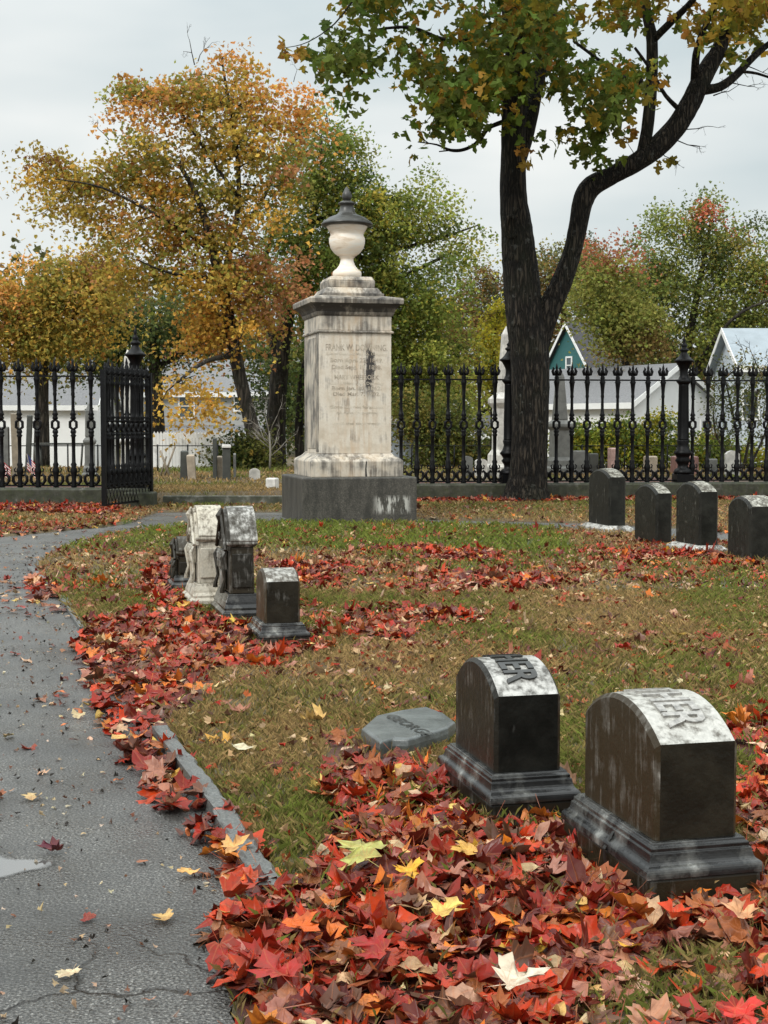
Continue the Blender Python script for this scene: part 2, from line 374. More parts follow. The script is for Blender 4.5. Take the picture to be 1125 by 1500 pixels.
def build_path():
    import bmesh
    bm = bmesh.new(); rs = np.random.default_rng(2)
    pts = []
    for i, p in enumerate(PATHW):          # roughen the asphalt's edge
        q = PATHW[(i + 1) % len(PATHW)]; L = math.hypot(q[0] - p[0], q[1] - p[1]); k = max(1, min(30, int(L / .08)))
        for j in range(k):
            t = j / k; e = 0.012 if L < 4 else 0
            pts.append((p[0] + (q[0] - p[0]) * t + rs.normal() * e, p[1] + (q[1] - p[1]) * t + rs.normal() * e))
    vs = [bm.verts.new((x, y, 0.0)) for x, y in pts]; bm.faces.new(vs)
    bmesh.ops.triangulate(bm, faces=bm.faces, ngon_method='EAR_CLIP')
    bmesh.ops.recalc_face_normals(bm, faces=bm.faces)
    me = bpy.data.meshes.new('path'); bm.to_mesh(me); bm.free()
    if me.polygons[0].normal.z < 0: me.flip_normals()
    m = M('wet_asphalt'); co = m.co()
    v = m.vor(95, co); v2 = m.vor(48, co); n = m.noise(1.3, 5, .6, co); nf = m.noise(140, 4, .75, co)
    col = m.ramp(nf, (.38, (.010, .010, .009)), (.5, (.064, .063, .059)), (.63, (.25, .24, .22)))
    col = m.mix(m.ramp(v2, (.10, .8), (.17, 0.0)), col, (.42, .41, .38))
    col = m.mix(m.ramp(m.vor(9, co), (.04, .9), (.07, 0.0)), col, (.02, .018, .015))
    col = m.mix(m.ramp(n, (.38, .65), (.6, 0.0)), col, (.03, .029, .027))
    # cracks near the corner of the frame
    cc = m.n('ShaderNodeTexVoronoi', feature='DISTANCE_TO_EDGE'); cc.inputs['Scale'].default_value = 1.7
    wn = m.n('ShaderNodeTexNoise'); wn.inputs['Scale'].default_value = 6; wn.inputs['Detail'].default_value = 5; m.l(co, wn.inputs[0])
    mixv = m.mix(.13, co, wn.outputs[1]); m.l(mixv, cc.inputs[0])
    sp = m.n('ShaderNodeSeparateXYZ'); m.l(co, sp.inputs[0])
    near = m.ramp(m.math('MULTIPLY', sp.outputs[1], .1), (.31, 1.0), (.35, 0.0))
    crk = m.math('MULTIPLY', m.ramp(cc.outputs['Distance'], (.002, 1.0), (.010, 0.0)), near)
    col = m.mix(crk, col, (.012, .01, .008))
    m.set(col=col, rough=m.ramp(m.noise(2.1, 4, .6, co), (.36, .20), (.62, .46)), spec=.6)
    h = m.math('ADD', m.math('MULTIPLY', v, 1.0), m.math('MULTIPLY', nf, .8)); h = m.math('SUBTRACT', h, m.math('MULTIPLY', crk, 3.0))
    m.bump(h, .8, .007)
    o = link('path', me, m.m); tag(o, kind='structure')
    # shallow puddle at the left edge
    mb = MB(); c = G(-25, 1272); n = 40; rs = np.random.default_rng(5); ring = []
    for i in range(n):
        a = 2 * math.pi * i / n; k = 1 + .18 * math.sin(3 * a + 1) + .1 * math.sin(5 * a)
        ring.append((c[0] + .17 * k * math.cos(a), c[1] + .13 * k * math.sin(a), .003))
    mb.add(ring, []); mb.cur = 1.0; mb.add([(c[0] + (x - c[0]) * .72, c[1] + (y - c[1]) * .72, z) for x, y, z in ring], [])
    mb.f = [(i, (i + 1) % n, n + (i + 1) % n, n + i) for i in range(n)] + [tuple(range(n, 2 * n))]; mb.sm = [False] * len(mb.f); w_ = M('puddle_water'); w_.set(col=(.10, .10, .095), rough=.04, spec=1.0, coat=1.0); w_.b.inputs['Coat Roughness'].default_value = .03
    tb_ = w_.n('ShaderNodeBsdfTransparent'); ms = w_.n('ShaderNodeMixShader'); w_.l(w_.ramp(w_.math('ADD', w_.attr('stain'), w_.math('MULTIPLY', w_.noise(40, 4), .5)), (.35, 0.0), (1.0, .9)), ms.inputs[0])
    w_.l(tb_.outputs[0], ms.inputs[1]); w_.l(w_.b.outputs[0], ms.inputs[2]); w_.l(ms.outputs[0], w_.o.inputs[0])
    p = mb.build('puddle', w_.m, fix=False); tag(p, kind='structure')
build_path()

# ------------------------------------------------------------------ leaves
HALF = [(.0, .0), (.10, -.09), (.34, -.12), (.27, .04), (.40, .10), (.60, .12), (.50, .24), (.62, .44), (.43, .43), (.20, .38), (.235, .58), (.36, .70), (.17, .74), (.0, 1.02)]
OUT = HALF + [(-x, y) for x, y in HALF[-2:0:-1]]
def leaf_template(outline, rings=(.5, 1.0), cen=(0, .28)):
    o = np.array(outline) - cen; n = len(o)
    V = [np.zeros((1, 2))] + [o * r for r in rings]; V = np.concatenate(V) + cen; T = []
    for i in range(n):
        j = (i + 1) % n; T.append((0, 1 + i, 1 + j))
        for k in range(len(rings) - 1):
            a, b = 1 + k * n, 1 + (k + 1) * n
            T += [(a + i, b + i, b + j), (a + i, b + j, a + j)]
    return V, np.array(T)
def stem_template(V, T, wdt=.009, L=.5):
    b = len(V); S = np.array([(-wdt, .02), (wdt, .02), (wdt, -L), (-wdt, -L)])
    return np.vstack([V, S]), np.vstack([T, [(b, b + 1, b + 2), (b, b + 2, b + 3)]])
MAPLE = stem_template(*leaf_template(OUT))
HALF2 = [(.0, .0), (.08, -.05), (.28, -.10), (.34, -.01), (.33, .10), (.52, .17), (.47, .25), (.50, .40), (.38, .41), (.27, .44), (.29, .56), (.27, .66), (.15, .73), (.0, .93)]
MAPLE2 = stem_template(*leaf_template(HALF2 + [(-x * .92, y * 1.03) for x, y in HALF2[-2:0:-1]]))
OVAL = stem_template(*leaf_template([(.0, .0), (.12, .1), (.2, .28), (.21, .5), (.14, .75), (.0, 1.0), (-.14, .75), (-.21, .5), (-.2, .28), (-.12, .1)], cen=(0, .45)), L=.25)
MAPLE_LO = leaf_template([(0, 0), (.34, -.1), (.26, .1), (.6, .2), (.55, .42), (.22, .4), (.3, .7), (0, 1.0), (-.3, .7), (-.22, .4), (-.55, .42), (-.6, .2), (-.26, .1), (-.34, -.1)], rings=(1.0,))
CARD = (np.array([(0, 0), (.28, .35), (0, 1.0), (-.28, .35), (.55, .1), (.33, .75), (-.55, .1), (-.33, .75)]), np.array([(0, 1, 2), (0, 2, 3), (0, 4, 5), (0, 7, 6)]))
def frames(nrm, head):
    n = nrm / np.linalg.norm(nrm, axis=1, keepdims=True)
    x = head - n * (head * n).sum(1, keepdims=True); x /= (np.linalg.norm(x, axis=1, keepdims=True) + 1e-9)
    y = np.cross(n, x); return np.stack([x, y, n], 2)        # columns
def leafcloud(tpl, pos, Rm, sc, curl=None, rng=RNG):
    V, T = tpl; m = len(pos); n = len(V)
    x = np.repeat(V[None, :, 0], m, 0); y = np.repeat(V[None, :, 1], m, 0)
    z = np.zeros_like(x)
    if curl is not None:
        ph0 = curl[3][:, None] * 3; x, y = x + .07 * np.sin(4.5 * y + ph0) + .03 * np.sin(11 * y + ph0 * 2), y + .07 * np.sin(5 * x + ph0 * 1.7) + .03 * np.sin(12 * x + ph0)
        a, b, c, ph = curl      # arrays (m,)
        z = a[:, None] * x ** 2 + b[:, None] * (y - .3) ** 2 + c[:, None] * np.abs(x) + .085 * np.sin(6 * x + ph[:, None]) * np.cos(5 * y + ph[:, None] * 2) + .05 * np.sin(13 * x + 2 * ph[:, None]) * np.sin(11 * y + ph[:, None])
        x = x * (1 - .35 * np.abs(a[:, None] + c[:, None]) * np.abs(x))
    L = np.stack([x, y - .3, z], 2) * sc[:, None, None]
    W = np.einsum('mij,mnj->mni', Rm, L) + pos[:, None, :]
    TT = (T[None] + (np.arange(m) * n)[:, None, None]).reshape(-1, 3)
    luv = np.concatenate([np.repeat(V[None], m, 0), np.zeros((m, n, 1))], 2).reshape(-1, 3)
    return W.reshape(-1, 3), TT, luv
def percol(col, n): c = np.repeat(np.asarray(col)[:, None, :], n, 1).reshape(-1, 3); return np.concatenate([c, np.ones((len(c), 1))], 1)

PAL = [((.25, .013, .005), 'crimson red', 30), ((.085, .008, .005), 'dark wine red', 27), ((.44, .038, .008), 'bright scarlet', 18), ((.36, .15, .10), 'dull pink', 8),
       ((.58, .16, .02), 'orange', 8), ((.48, .30, .16), 'pale tan', 5), ((.11, .05, .03), 'dark brown', 8), ((.60, .35, .05), 'golden yellow', 1.5), ((.27, .08, .025), 'rust brown', 14)]
PALP = [((.50, .35, .21), 'pale tan', 10), ((.30, .13, .07), 'brown', 8), ((.09, .035, .03), 'dark brown', 5), ((.5, .16, .05), 'orange', 3), ((.6, .4, .12), 'yellow', 2), ((.2, .03, .02), 'red', 3)]
def pick(pal, n, rng):
    w_ = np.array([p[2] for p in pal], float); k = rng.choice(len(pal), n, p=w_ / w_.sum())
    c = np.array([p[0] for p in pal])[k] * rng.uniform(.75, 1.3, (n, 1)) * rng.uniform(.9, 1.1, (n, 3)); return k, c

def build_litter():
    rng = np.random.default_rng(11)
    # candidates spread evenly over the ground the camera could see
    N = 110000; u = rng.random(N); Y = np.sqrt(2.4 ** 2 + u * (24.5 ** 2 - 2.4 ** 2)); X = rng.uniform(-1, 1, N) * (.33 * Y + 1.0)
    extra = 3000; Y = np.concatenate([Y, rng.uniform(2.3, 4.9, extra)]); X = np.concatenate([X, rng.uniform(-.5, 1.6, extra)])
    px, py = proj(X, Y, 0 * X); d = litter(px, py, X, Y)
    onp = is_path(X, Y)
    dp = np.where(d > .55, d, .006 + .05 * sstep(.55, .8, fbm(X * 2.2, Y * 2.2)) * (py > 800))
    edge = inpoly(px, py, [(150, 960), (260, 1100), (390, 1290), (330, 1400), (290, 1350), (230, 1180), (60, 1060), (60, 860), (0, 840), (0, 900)])
    dp = np.where(edge, np.maximum(dp, .085), dp)
    d = np.where(onp, dp, d); behind = Y > fence_line(X) - .3; d = np.where(behind, 0, d)
    keep = rng.random(len(X)) < d
    keep &= ~inpoly(px, py, [(226, 1040), (272, 1045), (392, 1170), (475, 1285), (425, 1325), (322, 1190)]) | (rng.random(len(X)) < .03)
    # leaves do not lie inside the stones
    for (cx, cy, hx, hy) in SOLID:
        c, s_ = math.cos(R(14)), math.sin(R(14)); dx, dy = X - cx, Y - cy
        lx, ly = dx * c + dy * s_, -dx * s_ + dy * c
        keep &= ~((np.abs(lx) < hx + .02) & (np.abs(ly) < hy + .02))
    X, Y, d, px, py, onp = X[keep], Y[keep], d[keep], px[keep], py[keep], onp[keep]; n = len(X)
    pile = sstep(.5, 1.0, d)
    Z = np.where(onp, .008, .022) + rng.random(n) * (.008 + .034 * pile)
    tilt = rng.normal(0, 1, (n, 2)) * (.17 + .12 * pile)[:, None]
    steep = rng.random(n) < .05 * pile; tilt[steep] *= 2.0
    nrm = np.stack([tilt[:, 0], tilt[:, 1], np.ones(n)], 1); flip = rng.random(n) < .4; 
    ang = rng.uniform(0, 2 * np.pi, n); head = np.stack([np.cos(ang), np.sin(ang), 0 * ang], 1)
    Rm = frames(nrm, head); Rm[flip, :, 0] *= -1; Rm[flip, :, 2] *= -1
    sc = rng.uniform(.052, .112, n) * np.where(onp & (d < .3), .62, 1) * np.where((Y > 9), 1.15, 1)
    curl = (rng.normal(-.2, .55, n), rng.normal(-.15, .45, n), rng.normal(.0, .4, n), rng.uniform(0, 6, n))
    kk, col = pick(PAL, n, rng); kp, colp = pick(PALP, n, rng)
    usep = (onp & (d < .6)) | ((~onp) & (d < .3) & (rng.random(n) < .5)); col = np.where(usep[:, None], colp, col)
    pos = np.stack([X, Y, Z], 1)
    # the nearest, largest leaves are objects of their own
    inview = (px > 10) & (px < 1115) & (py < 1492) & (py > 800)
    score = np.where(inview, sc / Y * (1 + Z * 4), 0); idx = np.argsort(-score)[:265]; sel = np.zeros(n, bool); sel[idx] = True
    sel &= True; ov = (~sel) & (rng.random(n) < .22); pk_, oc = pick(PALP, n, rng); col[ov] = oc[ov] * 1.15
    var = rng.random(n) < .5; rest = (~sel) & (~ov); ra, rb = rest & ~var, rest & var; col_rest = np.concatenate([col[ra], col[rb]])
    V1, T1, L1 = leafcloud(MAPLE, pos[ra], Rm[ra], sc[ra], tuple(c[ra] for c in curl)); V2, T2, L2 = leafcloud(MAPLE2, pos[rb], Rm[rb], sc[rb], tuple(c[rb] for c in curl))
    T1 = np.concatenate([T1, T2 + len(V1)]); V1 = np.concatenate([V1, V2]); L1 = np.concatenate([L1, L2])
    o = bigmesh('leaf_litter', V1, T1, MT['fallen'], attrs={'col': ('FLOAT_COLOR', percol(col_rest, len(MAPLE[0]))), 'luv': ('FLOAT_VECTOR', L1)}, smooth=True)
    tag(o, 'carpet of fallen red maple leaves over the grass and along the path', 'fallen leaves', kind='stuff')
    V1, T1, L1 = leafcloud(OVAL, pos[ov], Rm[ov], sc[ov] * .85, tuple(c[ov] for c in curl))
    o = bigmesh('leaflet_litter', V1, T1, MT['fallen'], attrs={'col': ('FLOAT_COLOR', percol(col[ov], len(OVAL[0]))), 'luv': ('FLOAT_VECTOR', L1)}, smooth=True)
    tag(o, 'narrow tan and brown leaflets mixed among the red maple leaves', 'fallen leaves', kind='stuff')
    for i in idx:
        z1 = np.zeros((1, 3)); Vv, Tt, Ll = leafcloud(MAPLE2 if var[i] else MAPLE, z1, Rm[i:i + 1], sc[i:i + 1], tuple(c[i:i + 1] for c in curl))
        cn = (PALP[kp[i]][1] if usep[i] else PAL[kk[i]][1])
        siz = 'small' if sc[i] < .085 else 'large' if sc[i] > .10 else ''
        hh_ = abs(curl[0][i]) + abs(curl[2][i]); frm = 'strongly curled' if hh_ > .95 else 'flat' if hh_ < .35 else 'upturned' if abs(tilt[i]).max() > .6 else ''
        col_ = 'left' if px[i] < 480 else 'middle' if px[i] < 800 else 'right'; row_ = 'bottom edge' if py[i] > 1430 else 'lower rows' if py[i] > 1350 else 'centre rows' if py[i] > 1270 else 'upper rows'
        where = ('on the wet asphalt path' if onp[i] and d[i] < .6 else 'in the leaf pile against the curb' if onp[i] else
                 'in the foreground leaf carpet')
        lo = bigmesh('fallen_leaf', Vv, Tt, MT['fallen'], attrs={'col': ('FLOAT_COLOR', percol(col[i:i + 1], len(MAPLE[0]))), 'luv': ('FLOAT_VECTOR', Ll)}, smooth=True)
        lo.location = [float(v) for v in pos[i]]
        tag(lo, ' '.join(('%s %s %s maple leaf %s%s' % (siz, frm, cn, where, (', %s, %s' % (col_, row_)) if 'carpet' in where else '')).split()), 'leaf', 'fallen leaves lying %s' % where)
    # leaves that stand out in the photo
    sp = [((528, 1248), .145, (.42, .42, .12), 40, 'yellow green maple leaf with long stem lying on the red leaves beside the curb', MAPLE, .1),
          ((598, 1275), 0.084, (.72, .38, .03), 200, 'golden yellow maple leaf on the dark red leaves below the slab', MAPLE, .35),
          ((655, 1330), 0.091, (.74, .50, .12), 330, 'pale yellow star shaped maple leaf in the middle of the foreground leaves', MAPLE, .2),
          ((680, 1243), 0.084, (.62, .36, .08), 120, 'mottled yellow maple leaf below the left of the two big stones', MAPLE, .1),
          ((760, 1438), 0.114, (.66, .58, .44), 285, 'bleached cream leaf curled on dark leaves at the bottom of the photo', MAPLE, .6),
          ((1085, 1335), 0.091, (.60, .30, .14), 10, 'pale orange pointed leaf in front of the right big stone', MAPLE, .3),
          ((802, 1212), .10, (.50, .28, .20), 80, 'pale pink oval leaf leaning upright between the two big stones', OVAL, 1.3),
          ((345, 1092), 0.114, (.60, .56, .38), 250, 'long cream leaf lying on the grass beside the upper curb stone', OVAL, .4),
          ((340, 1240), 0.084, (.66, .36, .12), 300, 'light orange leaf on the leaf pile against the lower curb stone', MAPLE, .3),
          ((240, 1343), .07, (.58, .38, .14), 60, 'small yellow leaf alone on the wet asphalt', MAPLE, .2),
          ((100, 1425), .06, (.62, .52, .33), 160, 'small cream leaf on the cracked asphalt near the photo corner', MAPLE, .2),
          ((45, 1167), .075, (.58, .42, .2), 20, 'tan leaf alone on the asphalt at the left edge', MAPLE, .3),
          ((78, 1246), .08, (.09, .02, .03), 100, 'dark purple curled leaf beside the small puddle', MAPLE, .9),
          ((545, 1385), 0.114, (.30, .015, .012), 60, 'large flat deep red maple leaf left of the cream curled leaf', MAPLE, .1),
          ((405, 1420), 0.114, (.34, .02, .014), 30, 'large bright red maple leaf near the asphalt edge at the bottom', MAPLE, .15),
          ((1085, 1483), 0.091, (.55, .03, .02), 200, 'scarlet leaf in the bottom right corner of the photo', MAPLE, .15),
          ((440, 1355), 0.091, (.62, .12, .02), 240, 'bright orange maple leaf on red leaves near the asphalt', MAPLE, .3),
          ((430, 1105), .0, None, 0, None, None, 0)]
    for (q, s_, c_, hd, lab, tp, cu) in sp:
        if lab is None: continue
        onasp = q[0] < 260; p = G(*q, .012 if onasp else .10 if q[1] > 1190 else .06); a_ = R(hd)
        tl = np.array([[.15 * math.cos(a_ * 3), -.28, 1.0]]) if cu < 1 else np.array([[-.9, -.8, .25]])
        if onasp: tl[:, 1] = -.05
        Rr = frames(tl, np.array([[math.cos(a_), math.sin(a_), 0]]))
        Vv, Tt, Ll = leafcloud(tp, np.zeros((1, 3)), Rr, np.array([s_ * .85]), tuple(np.array([v]) for v in (cu * .7, cu * .5, cu * .5, hd * .1)))
        lo = bigmesh('fallen_leaf', Vv, Tt, MT['fallen'], attrs={'col': ('FLOAT_COLOR', percol([c_], len(tp[0]))), 'luv': ('FLOAT_VECTOR', Ll)}, smooth=True)
        lo.location = [float(v) for v in p]; tag(lo, lab, 'leaf', 'leaves that stand out on the ground')
    # crumbs, seeds and needles on the asphalt
    m = 5200; Yd = np.sqrt(2.6 ** 2 + rng.random(m) * (15 ** 2 - 2.6 ** 2)); Xd = rng.uniform(-1, .1, m) * (.31 * Yd + .2); on = is_path(Xd, Yd)
    Xd, Yd = Xd[on], Yd[on]; m = len(Xd); ang = rng.uniform(0, 6.28, m)
    pos = np.stack([Xd, Yd, .006 + rng.random(m) * .004], 1)
    Rr = frames(np.stack([rng.normal(0, .3, m), rng.normal(0, .3, m), np.ones(m)], 1), np.stack([np.cos(ang), np.sin(ang), 0 * ang], 1))
    _, cc = pick([((.02, .015, .012), '', 6), ((.42, .30, .18), '', 3), ((.16, .07, .04), '', 4), ((.5, .42, .3), '', 1)], m, rng)
    Vv, Tt, Ll = leafcloud(CARD, pos, Rr, rng.uniform(.006, .022, m), tuple(np.array(v) for v in (rng.normal(0, 1, m), rng.normal(0, 1, m), rng.normal(0, .5, m), rng.random(m))))
    o = bigmesh('path_debris', Vv, Tt, MT['grass'], attrs={'col': ('FLOAT_COLOR', percol(cc, len(CARD[0])))})
    tag(o, 'leaf crumbs, seeds and bits of bark scattered on the wet asphalt', 'debris', kind='stuff')

def build_crumbs():
    rng = np.random.default_rng(5); m = 26000; Y = np.sqrt(2.6 ** 2 + rng.random(m) ** 1.3 * (22 ** 2 - 2.6 ** 2)); X = rng.uniform(-1, 1, m) * (.33 * Y + .9); k = (~is_path(X, Y)) & (rng.random(m) < sstep(.3, .62, fbm(X * 2, Y * 2))); X, Y = X[k], Y[k]; m = len(X); ang = rng.uniform(0, 6.28, m)
    Rr = frames(np.stack([rng.normal(0, .5, m), rng.normal(0, .5, m), np.ones(m)], 1), np.stack([np.cos(ang), np.sin(ang), 0 * ang], 1))
    _, cc = pick([((.07, .03, .015), '', 5), ((.40, .26, .14), '', 4), ((.28, .07, .02), '', 4), ((.5, .38, .2), '', 2), ((.3, .02, .01), '', 2)], m, rng)
    V, T, _l = leafcloud(CARD, np.stack([X, Y, .03 + rng.random(m) * .02], 1), Rr, rng.uniform(.012, .04, m), tuple(np.array(v) for v in (rng.normal(0, .8, m), rng.normal(0, .8, m), rng.normal(0, .5, m), rng.random(m) * 6)))
    o = bigmesh('leaf_crumbs', V, T, MT['grass'], attrs={'col': ('FLOAT_COLOR', percol(cc, len(CARD[0])))}); tag(o, 'torn brown and tan leaf crumbs worked into the lawn', 'debris', kind='stuff')

def build_grass():
    rng = np.random.default_rng(21); allV = []; allT = []; allC = []; base = 0
    for (y0, y1, n, h, wd) in ((2.6, 6.2, 240000, .030, .0013), (6.2, 10.5, 190000, .036, .0020), (10.5, 25.5, 175000, .046, .0045), (25.5, 36, 30000, .06, .012)):
        Y = np.sqrt(y0 ** 2 + rng.random(n) * (y1 ** 2 - y0 ** 2)); X = rng.uniform(-1, 1, n) * (.33 * Y + 1.0)
        px, py = proj(X, Y, 0 * X); on = is_path(X, Y)
        d = litter(px, py, X, Y); g = greenness(px, py, X, Y)
        tuft = fbm(X * 9, Y * 9)
        k = (~on) & (rng.random(n) < np.where(d > .7, .05, 1)) & (rng.random(n) < .35 + 1.3 * sstep(.3, .6, tuft))
        X, Y, g, d = X[k], Y[k], g[k], d[k]; n = len(X)
        z = H0(X, Y) + .012 + np.where(d > .7, .03, 0)
        hh = h * rng.uniform(.5, 1.6, n) * (.7 + .6 * g); ang = rng.uniform(0, 6.28, n); lean = rng.normal(0, .38, (n, 2)) * hh[:, None]
        wx = np.cos(ang) * wd * rng.uniform(.6, 1.4, n); wy = np.sin(ang) * wd
        A = np.stack([X - wx, Y - wy, z], 1); B = np.stack([X + wx, Y + wy, z], 1)
        Mx = np.stack([X + lean[:, 0] * .4 + wx * .7, Y + lean[:, 1] * .4 + wy * .7, z + hh * .65], 1)
        Tp = np.stack([X + lean[:, 0] * 1.3, Y + lean[:, 1] * 1.3, z + hh], 1)
        V = np.stack([A, B, Mx, Tp], 1).reshape(-1, 3)
        T = (np.array([(0, 1, 2), (0, 2, 3)])[None] + (np.arange(n) * 4)[:, None, None]).reshape(-1, 3)
        gg = np.clip((g - .42) * 2.6 + .44 + rng.normal(0, .28, n), 0, 1)[:, None]
        dry = np.array([.31, .205, .088]); ol = np.array([.17, .14, .045]); gn = np.array([.14, .17, .03])
        col = np.where(gg < .5, dry + (ol - dry) * gg * 2, ol + (gn - ol) * (gg * 2 - 1)) * rng.uniform(.45, 1.6, (n, 1))
        allV.append(V); allT.append(T + base); base += len(V); allC.append(percol(col, 4))
    o = bigmesh('grass', np.concatenate(allV), np.concatenate(allT), MT['grass'], attrs={'col': ('FLOAT_COLOR', np.concatenate(allC))})
    tag(o, 'short wet autumn grass, partly brown, around the graves', 'grass', kind='stuff')

SOLID = []      # footprints: centre and half sizes in the 14 degree frame
ROT = R(14)
UX = np.array([math.cos(ROT), math.sin(ROT)]); UY = np.array([-math.sin(ROT), math.cos(ROT)])

# ------------------------------------------------------------------ monument
def build_monument():
    D = 18.9; hw = .745
    c = G(443, 768)[:2]                                   # near corner of the granite base on the ground
    ctr = c + UX * hw + UY * hw
    SOLID.append((ctr[0], ctr[1], hw, hw))
    t = thing('monument', 'tall cream marble monument with a lidded urn on top, standing on a grey granite block', 'monument', (ctr[0], ctr[1], 0), ROT)
    mg = M('grey_granite'); a = mg.noise(60, 5, .7); b = mg.noise(4, 6, .6)
    col = mg.ramp(a, (.3, (.02, .02, .018)), (.55, (.078, .071, .058)), (.75, (.15, .14, .118)))
    col = mg.mix(mg.ramp(mg.noise(5, 6, .65, mg.co((2, 2, .5))), (.42, 0.0), (.6, .75)), col, (.022, .021, .017))
    st = mg.noise(6, 5, .7, mg.co((3.2, 3.2, .55)))
    sp = mg.n('ShaderNodeSeparateXYZ'); mg.l(mg.co(), sp.inputs[0])
    low = mg.ramp(sp.outputs[2], (.10, 0.0), (.16, 1.0), (.30, 1.0), (.36, 0.0))
    xr = mg.ramp(mg.math('ADD', mg.math('MULTIPLY', sp.outputs[0], .5), .5), (.58, 0.0), (.63, 1.0), (.80, 1.0), (.84, 0.0))
    k = mg.math('MULTIPLY', mg.math('MULTIPLY', low, xr), mg.ramp(st, (.47, 0.0), (.53, 1.0)))
    col = mg.mix(k, col, (.45, .44, .40)); mg.set(col=col, rough=.5); mg.bump(a, .4, .006)
    # marble
    m = M('weathered_marble'); co = m.co()
    n1 = m.noise(4, 6, .6, co); n2 = m.noise(3, 6, .62, m.co((7, 7, .55))); n3 = m.noise(34, 4, .6, co); s = m.attr('stain')
    sp = m.n('ShaderNodeSeparateXYZ'); m.l(co, sp.inputs[0])
    base = m.ramp(n1, (.3, (.46, .39, .30)), (.5, (.60, .54, .45)), (.7, (.68, .63, .55)))
    base = m.mix(m.ramp(n3, (.5, 0.0), (.75, .35)), base, (.42, .33, .24))
    # warm iron stain down the middle of the front
    gx = m.math('SUBTRACT', 1.0, m.math('MULTIPLY', m.math('ABSOLUTE', m.math('ADD', sp.outputs[0], .0)), 2.0))
    base = m.mix(m.math('MULTIPLY', m.ramp(n2, (.45, 0.0), (.62, .7)), m.math('MULTIPLY', gx, .8)), base, (.50, .34, .20))
    k = m.math('ADD', m.math('ADD', m.math('MULTIPLY', n2, 1.0), m.math('MULTIPLY', n1, 1.5)), m.math('SUBTRACT', s, 1.22))
    k = m.ramp(k, (.12, 0.0), (.45, .7), (.75, 1.0)); col = m.mix(k, base, (.035, .030, .026))
    # black drip stain on the right half of the front, running down from the moulding
    wob = m.noise(5, 5, .7, co); xo = m.math('SUBTRACT', m.math('ADD', sp.outputs[0], m.math('MULTIPLY', wob, .22)), .30)
    zz = m.ramp(m.math('MULTIPLY', sp.outputs[2], .25), (.385, 0.0), (.44, 1.0), (.545, 1.0), (.575, .25), (.60, 0.0))
    nn = m.noise(7, 6, .7, m.co((9, 9, .9)))
    wid = m.math('SUBTRACT', 1.0, m.math('MULTIPLY', m.math('ABSOLUTE', xo), 9.0))
    kk = m.ramp(m.math('ADD', m.math('MULTIPLY', wid, .8), m.math('SUBTRACT', nn, .55)), (.28, 0.0), (.5, 1.0))
    nrm = m.n('ShaderNodeNewGeometry'); 
    col = m.mix(m.math('MULTIPLY', kk, zz), col, (.035, .03, .028))
    m.set(col=col, rough=.55); m.bump(m.math('ADD', n3, n1), .25, .006)
    marble = m.m
    def z(py, dd=18.55): return float(P(500, py, dd)[2])
    mb = MB(); zt = .585
    mb.rings([(hw, hw, -.1), (hw, hw, zt - .015), (hw - .012, hw - .012, zt)]); mb.build('granite_base', mg.m, t, .012)
    mb = MB(); mb.cur = .26; z0 = zt - .003; z1 = z(664)
    mb.rings([(.60, .60, z0), (.605, .605, z0 + .20), (.585, .585, z0 + .225), (.52, .52, z0 + .26), (.495, .495, z1 - .015), (.49, .49, z1)])
    mb.build('plinth', marble, t, .01)
    z2 = z(489)
    mb = MB(); mb.cur = .02; mb.rings([(.475, .475, z1 + .002), (.475, .475, z2)])
    # narrow raised pilaster panels at the corners of the left face
    mb.cur = .42; mb.box(-.482, -.474, -.47, -.30, z1 + .02, z2 - .002); mb.box(-.482, -.474, .30, .47, z1 + .02, z2 - .002)
    mb.cur = .3; mb.box(-.484, -.474, -.27, .27, z1 + .06, z2 - .05)
    mb.build('shaft', marble, t, .006)
    mb = MB(); mb.cur = .38; mb.rings([(.50, .50, z2 + .001), (.505, .505, z2 + .02), (.487, .487, z2 + .035)]); mb.build('string_moulding', marble, t, .004)
    z3 = z(464); mb = MB(); mb.cur = .22; mb.rings([(.478, .478, z2 + .036), (.478, .478, z3)]); mb.build('frieze', marble, t, .005)
    z4 = z(438); mb = MB(); mb.cur = .55
    mb.rings([(.49, .49, z3 + .001), (.50, .50, z3 + .02), (.51, .51, z3 + .05)])
    mb.cur = .75; mb.rings([(.511, .511, z3 + .051), (.53, .53, z3 + .09), (.56, .56, z3 + .125), (.60, .60, z3 + .15)])
    mb.cur = .42; mb.rings([(.605, .605, z3 + .152), (.612, .612, z4 - .02), (.60, .60, z4), (.42, .42, z4 + .035)])
    mb.build('cornice', marble, t, .004)
    z5 = z(421); mb = MB(); mb.cur = .5; mb.rings([(.40, .40, z4 + .03), (.40, .40, z4 + .07)]); mb.cur = .35; mb.rings([(.385, .385, z4 + .071), (.33, .33, z5)])
    mb.build('step', marble, t, .006)
    z6 = z(404); mb = MB(); mb.cur = .42
    mb.rings([(.30, .30, z5), (.305, .305, z5 + .09)]); mb.cur = .3; mb.rings([(.304, .304, z5 + .091), (.27, .27, z6)]); mb.build('urn_pedestal', marble, t, .012)
    um = M('urn_marble'); n = um.noise(3, 5, .6, um.co((1, 1, 5)), 1.0)
    um.set(col=um.ramp(n, (.35, (.62, .50, .38)), (.5, (.80, .70, .58)), (.65, (.78, .74, .67))), rough=.4); um.bump(um.noise(30, 4), .12, .004)
    lm = simple('urn_lid_black', (.035, .034, .03), .38, .5, 9)
    zb = lambda py: z(py, 18.9)
    pp = lambda dpx: dpx / (F / 18.95)
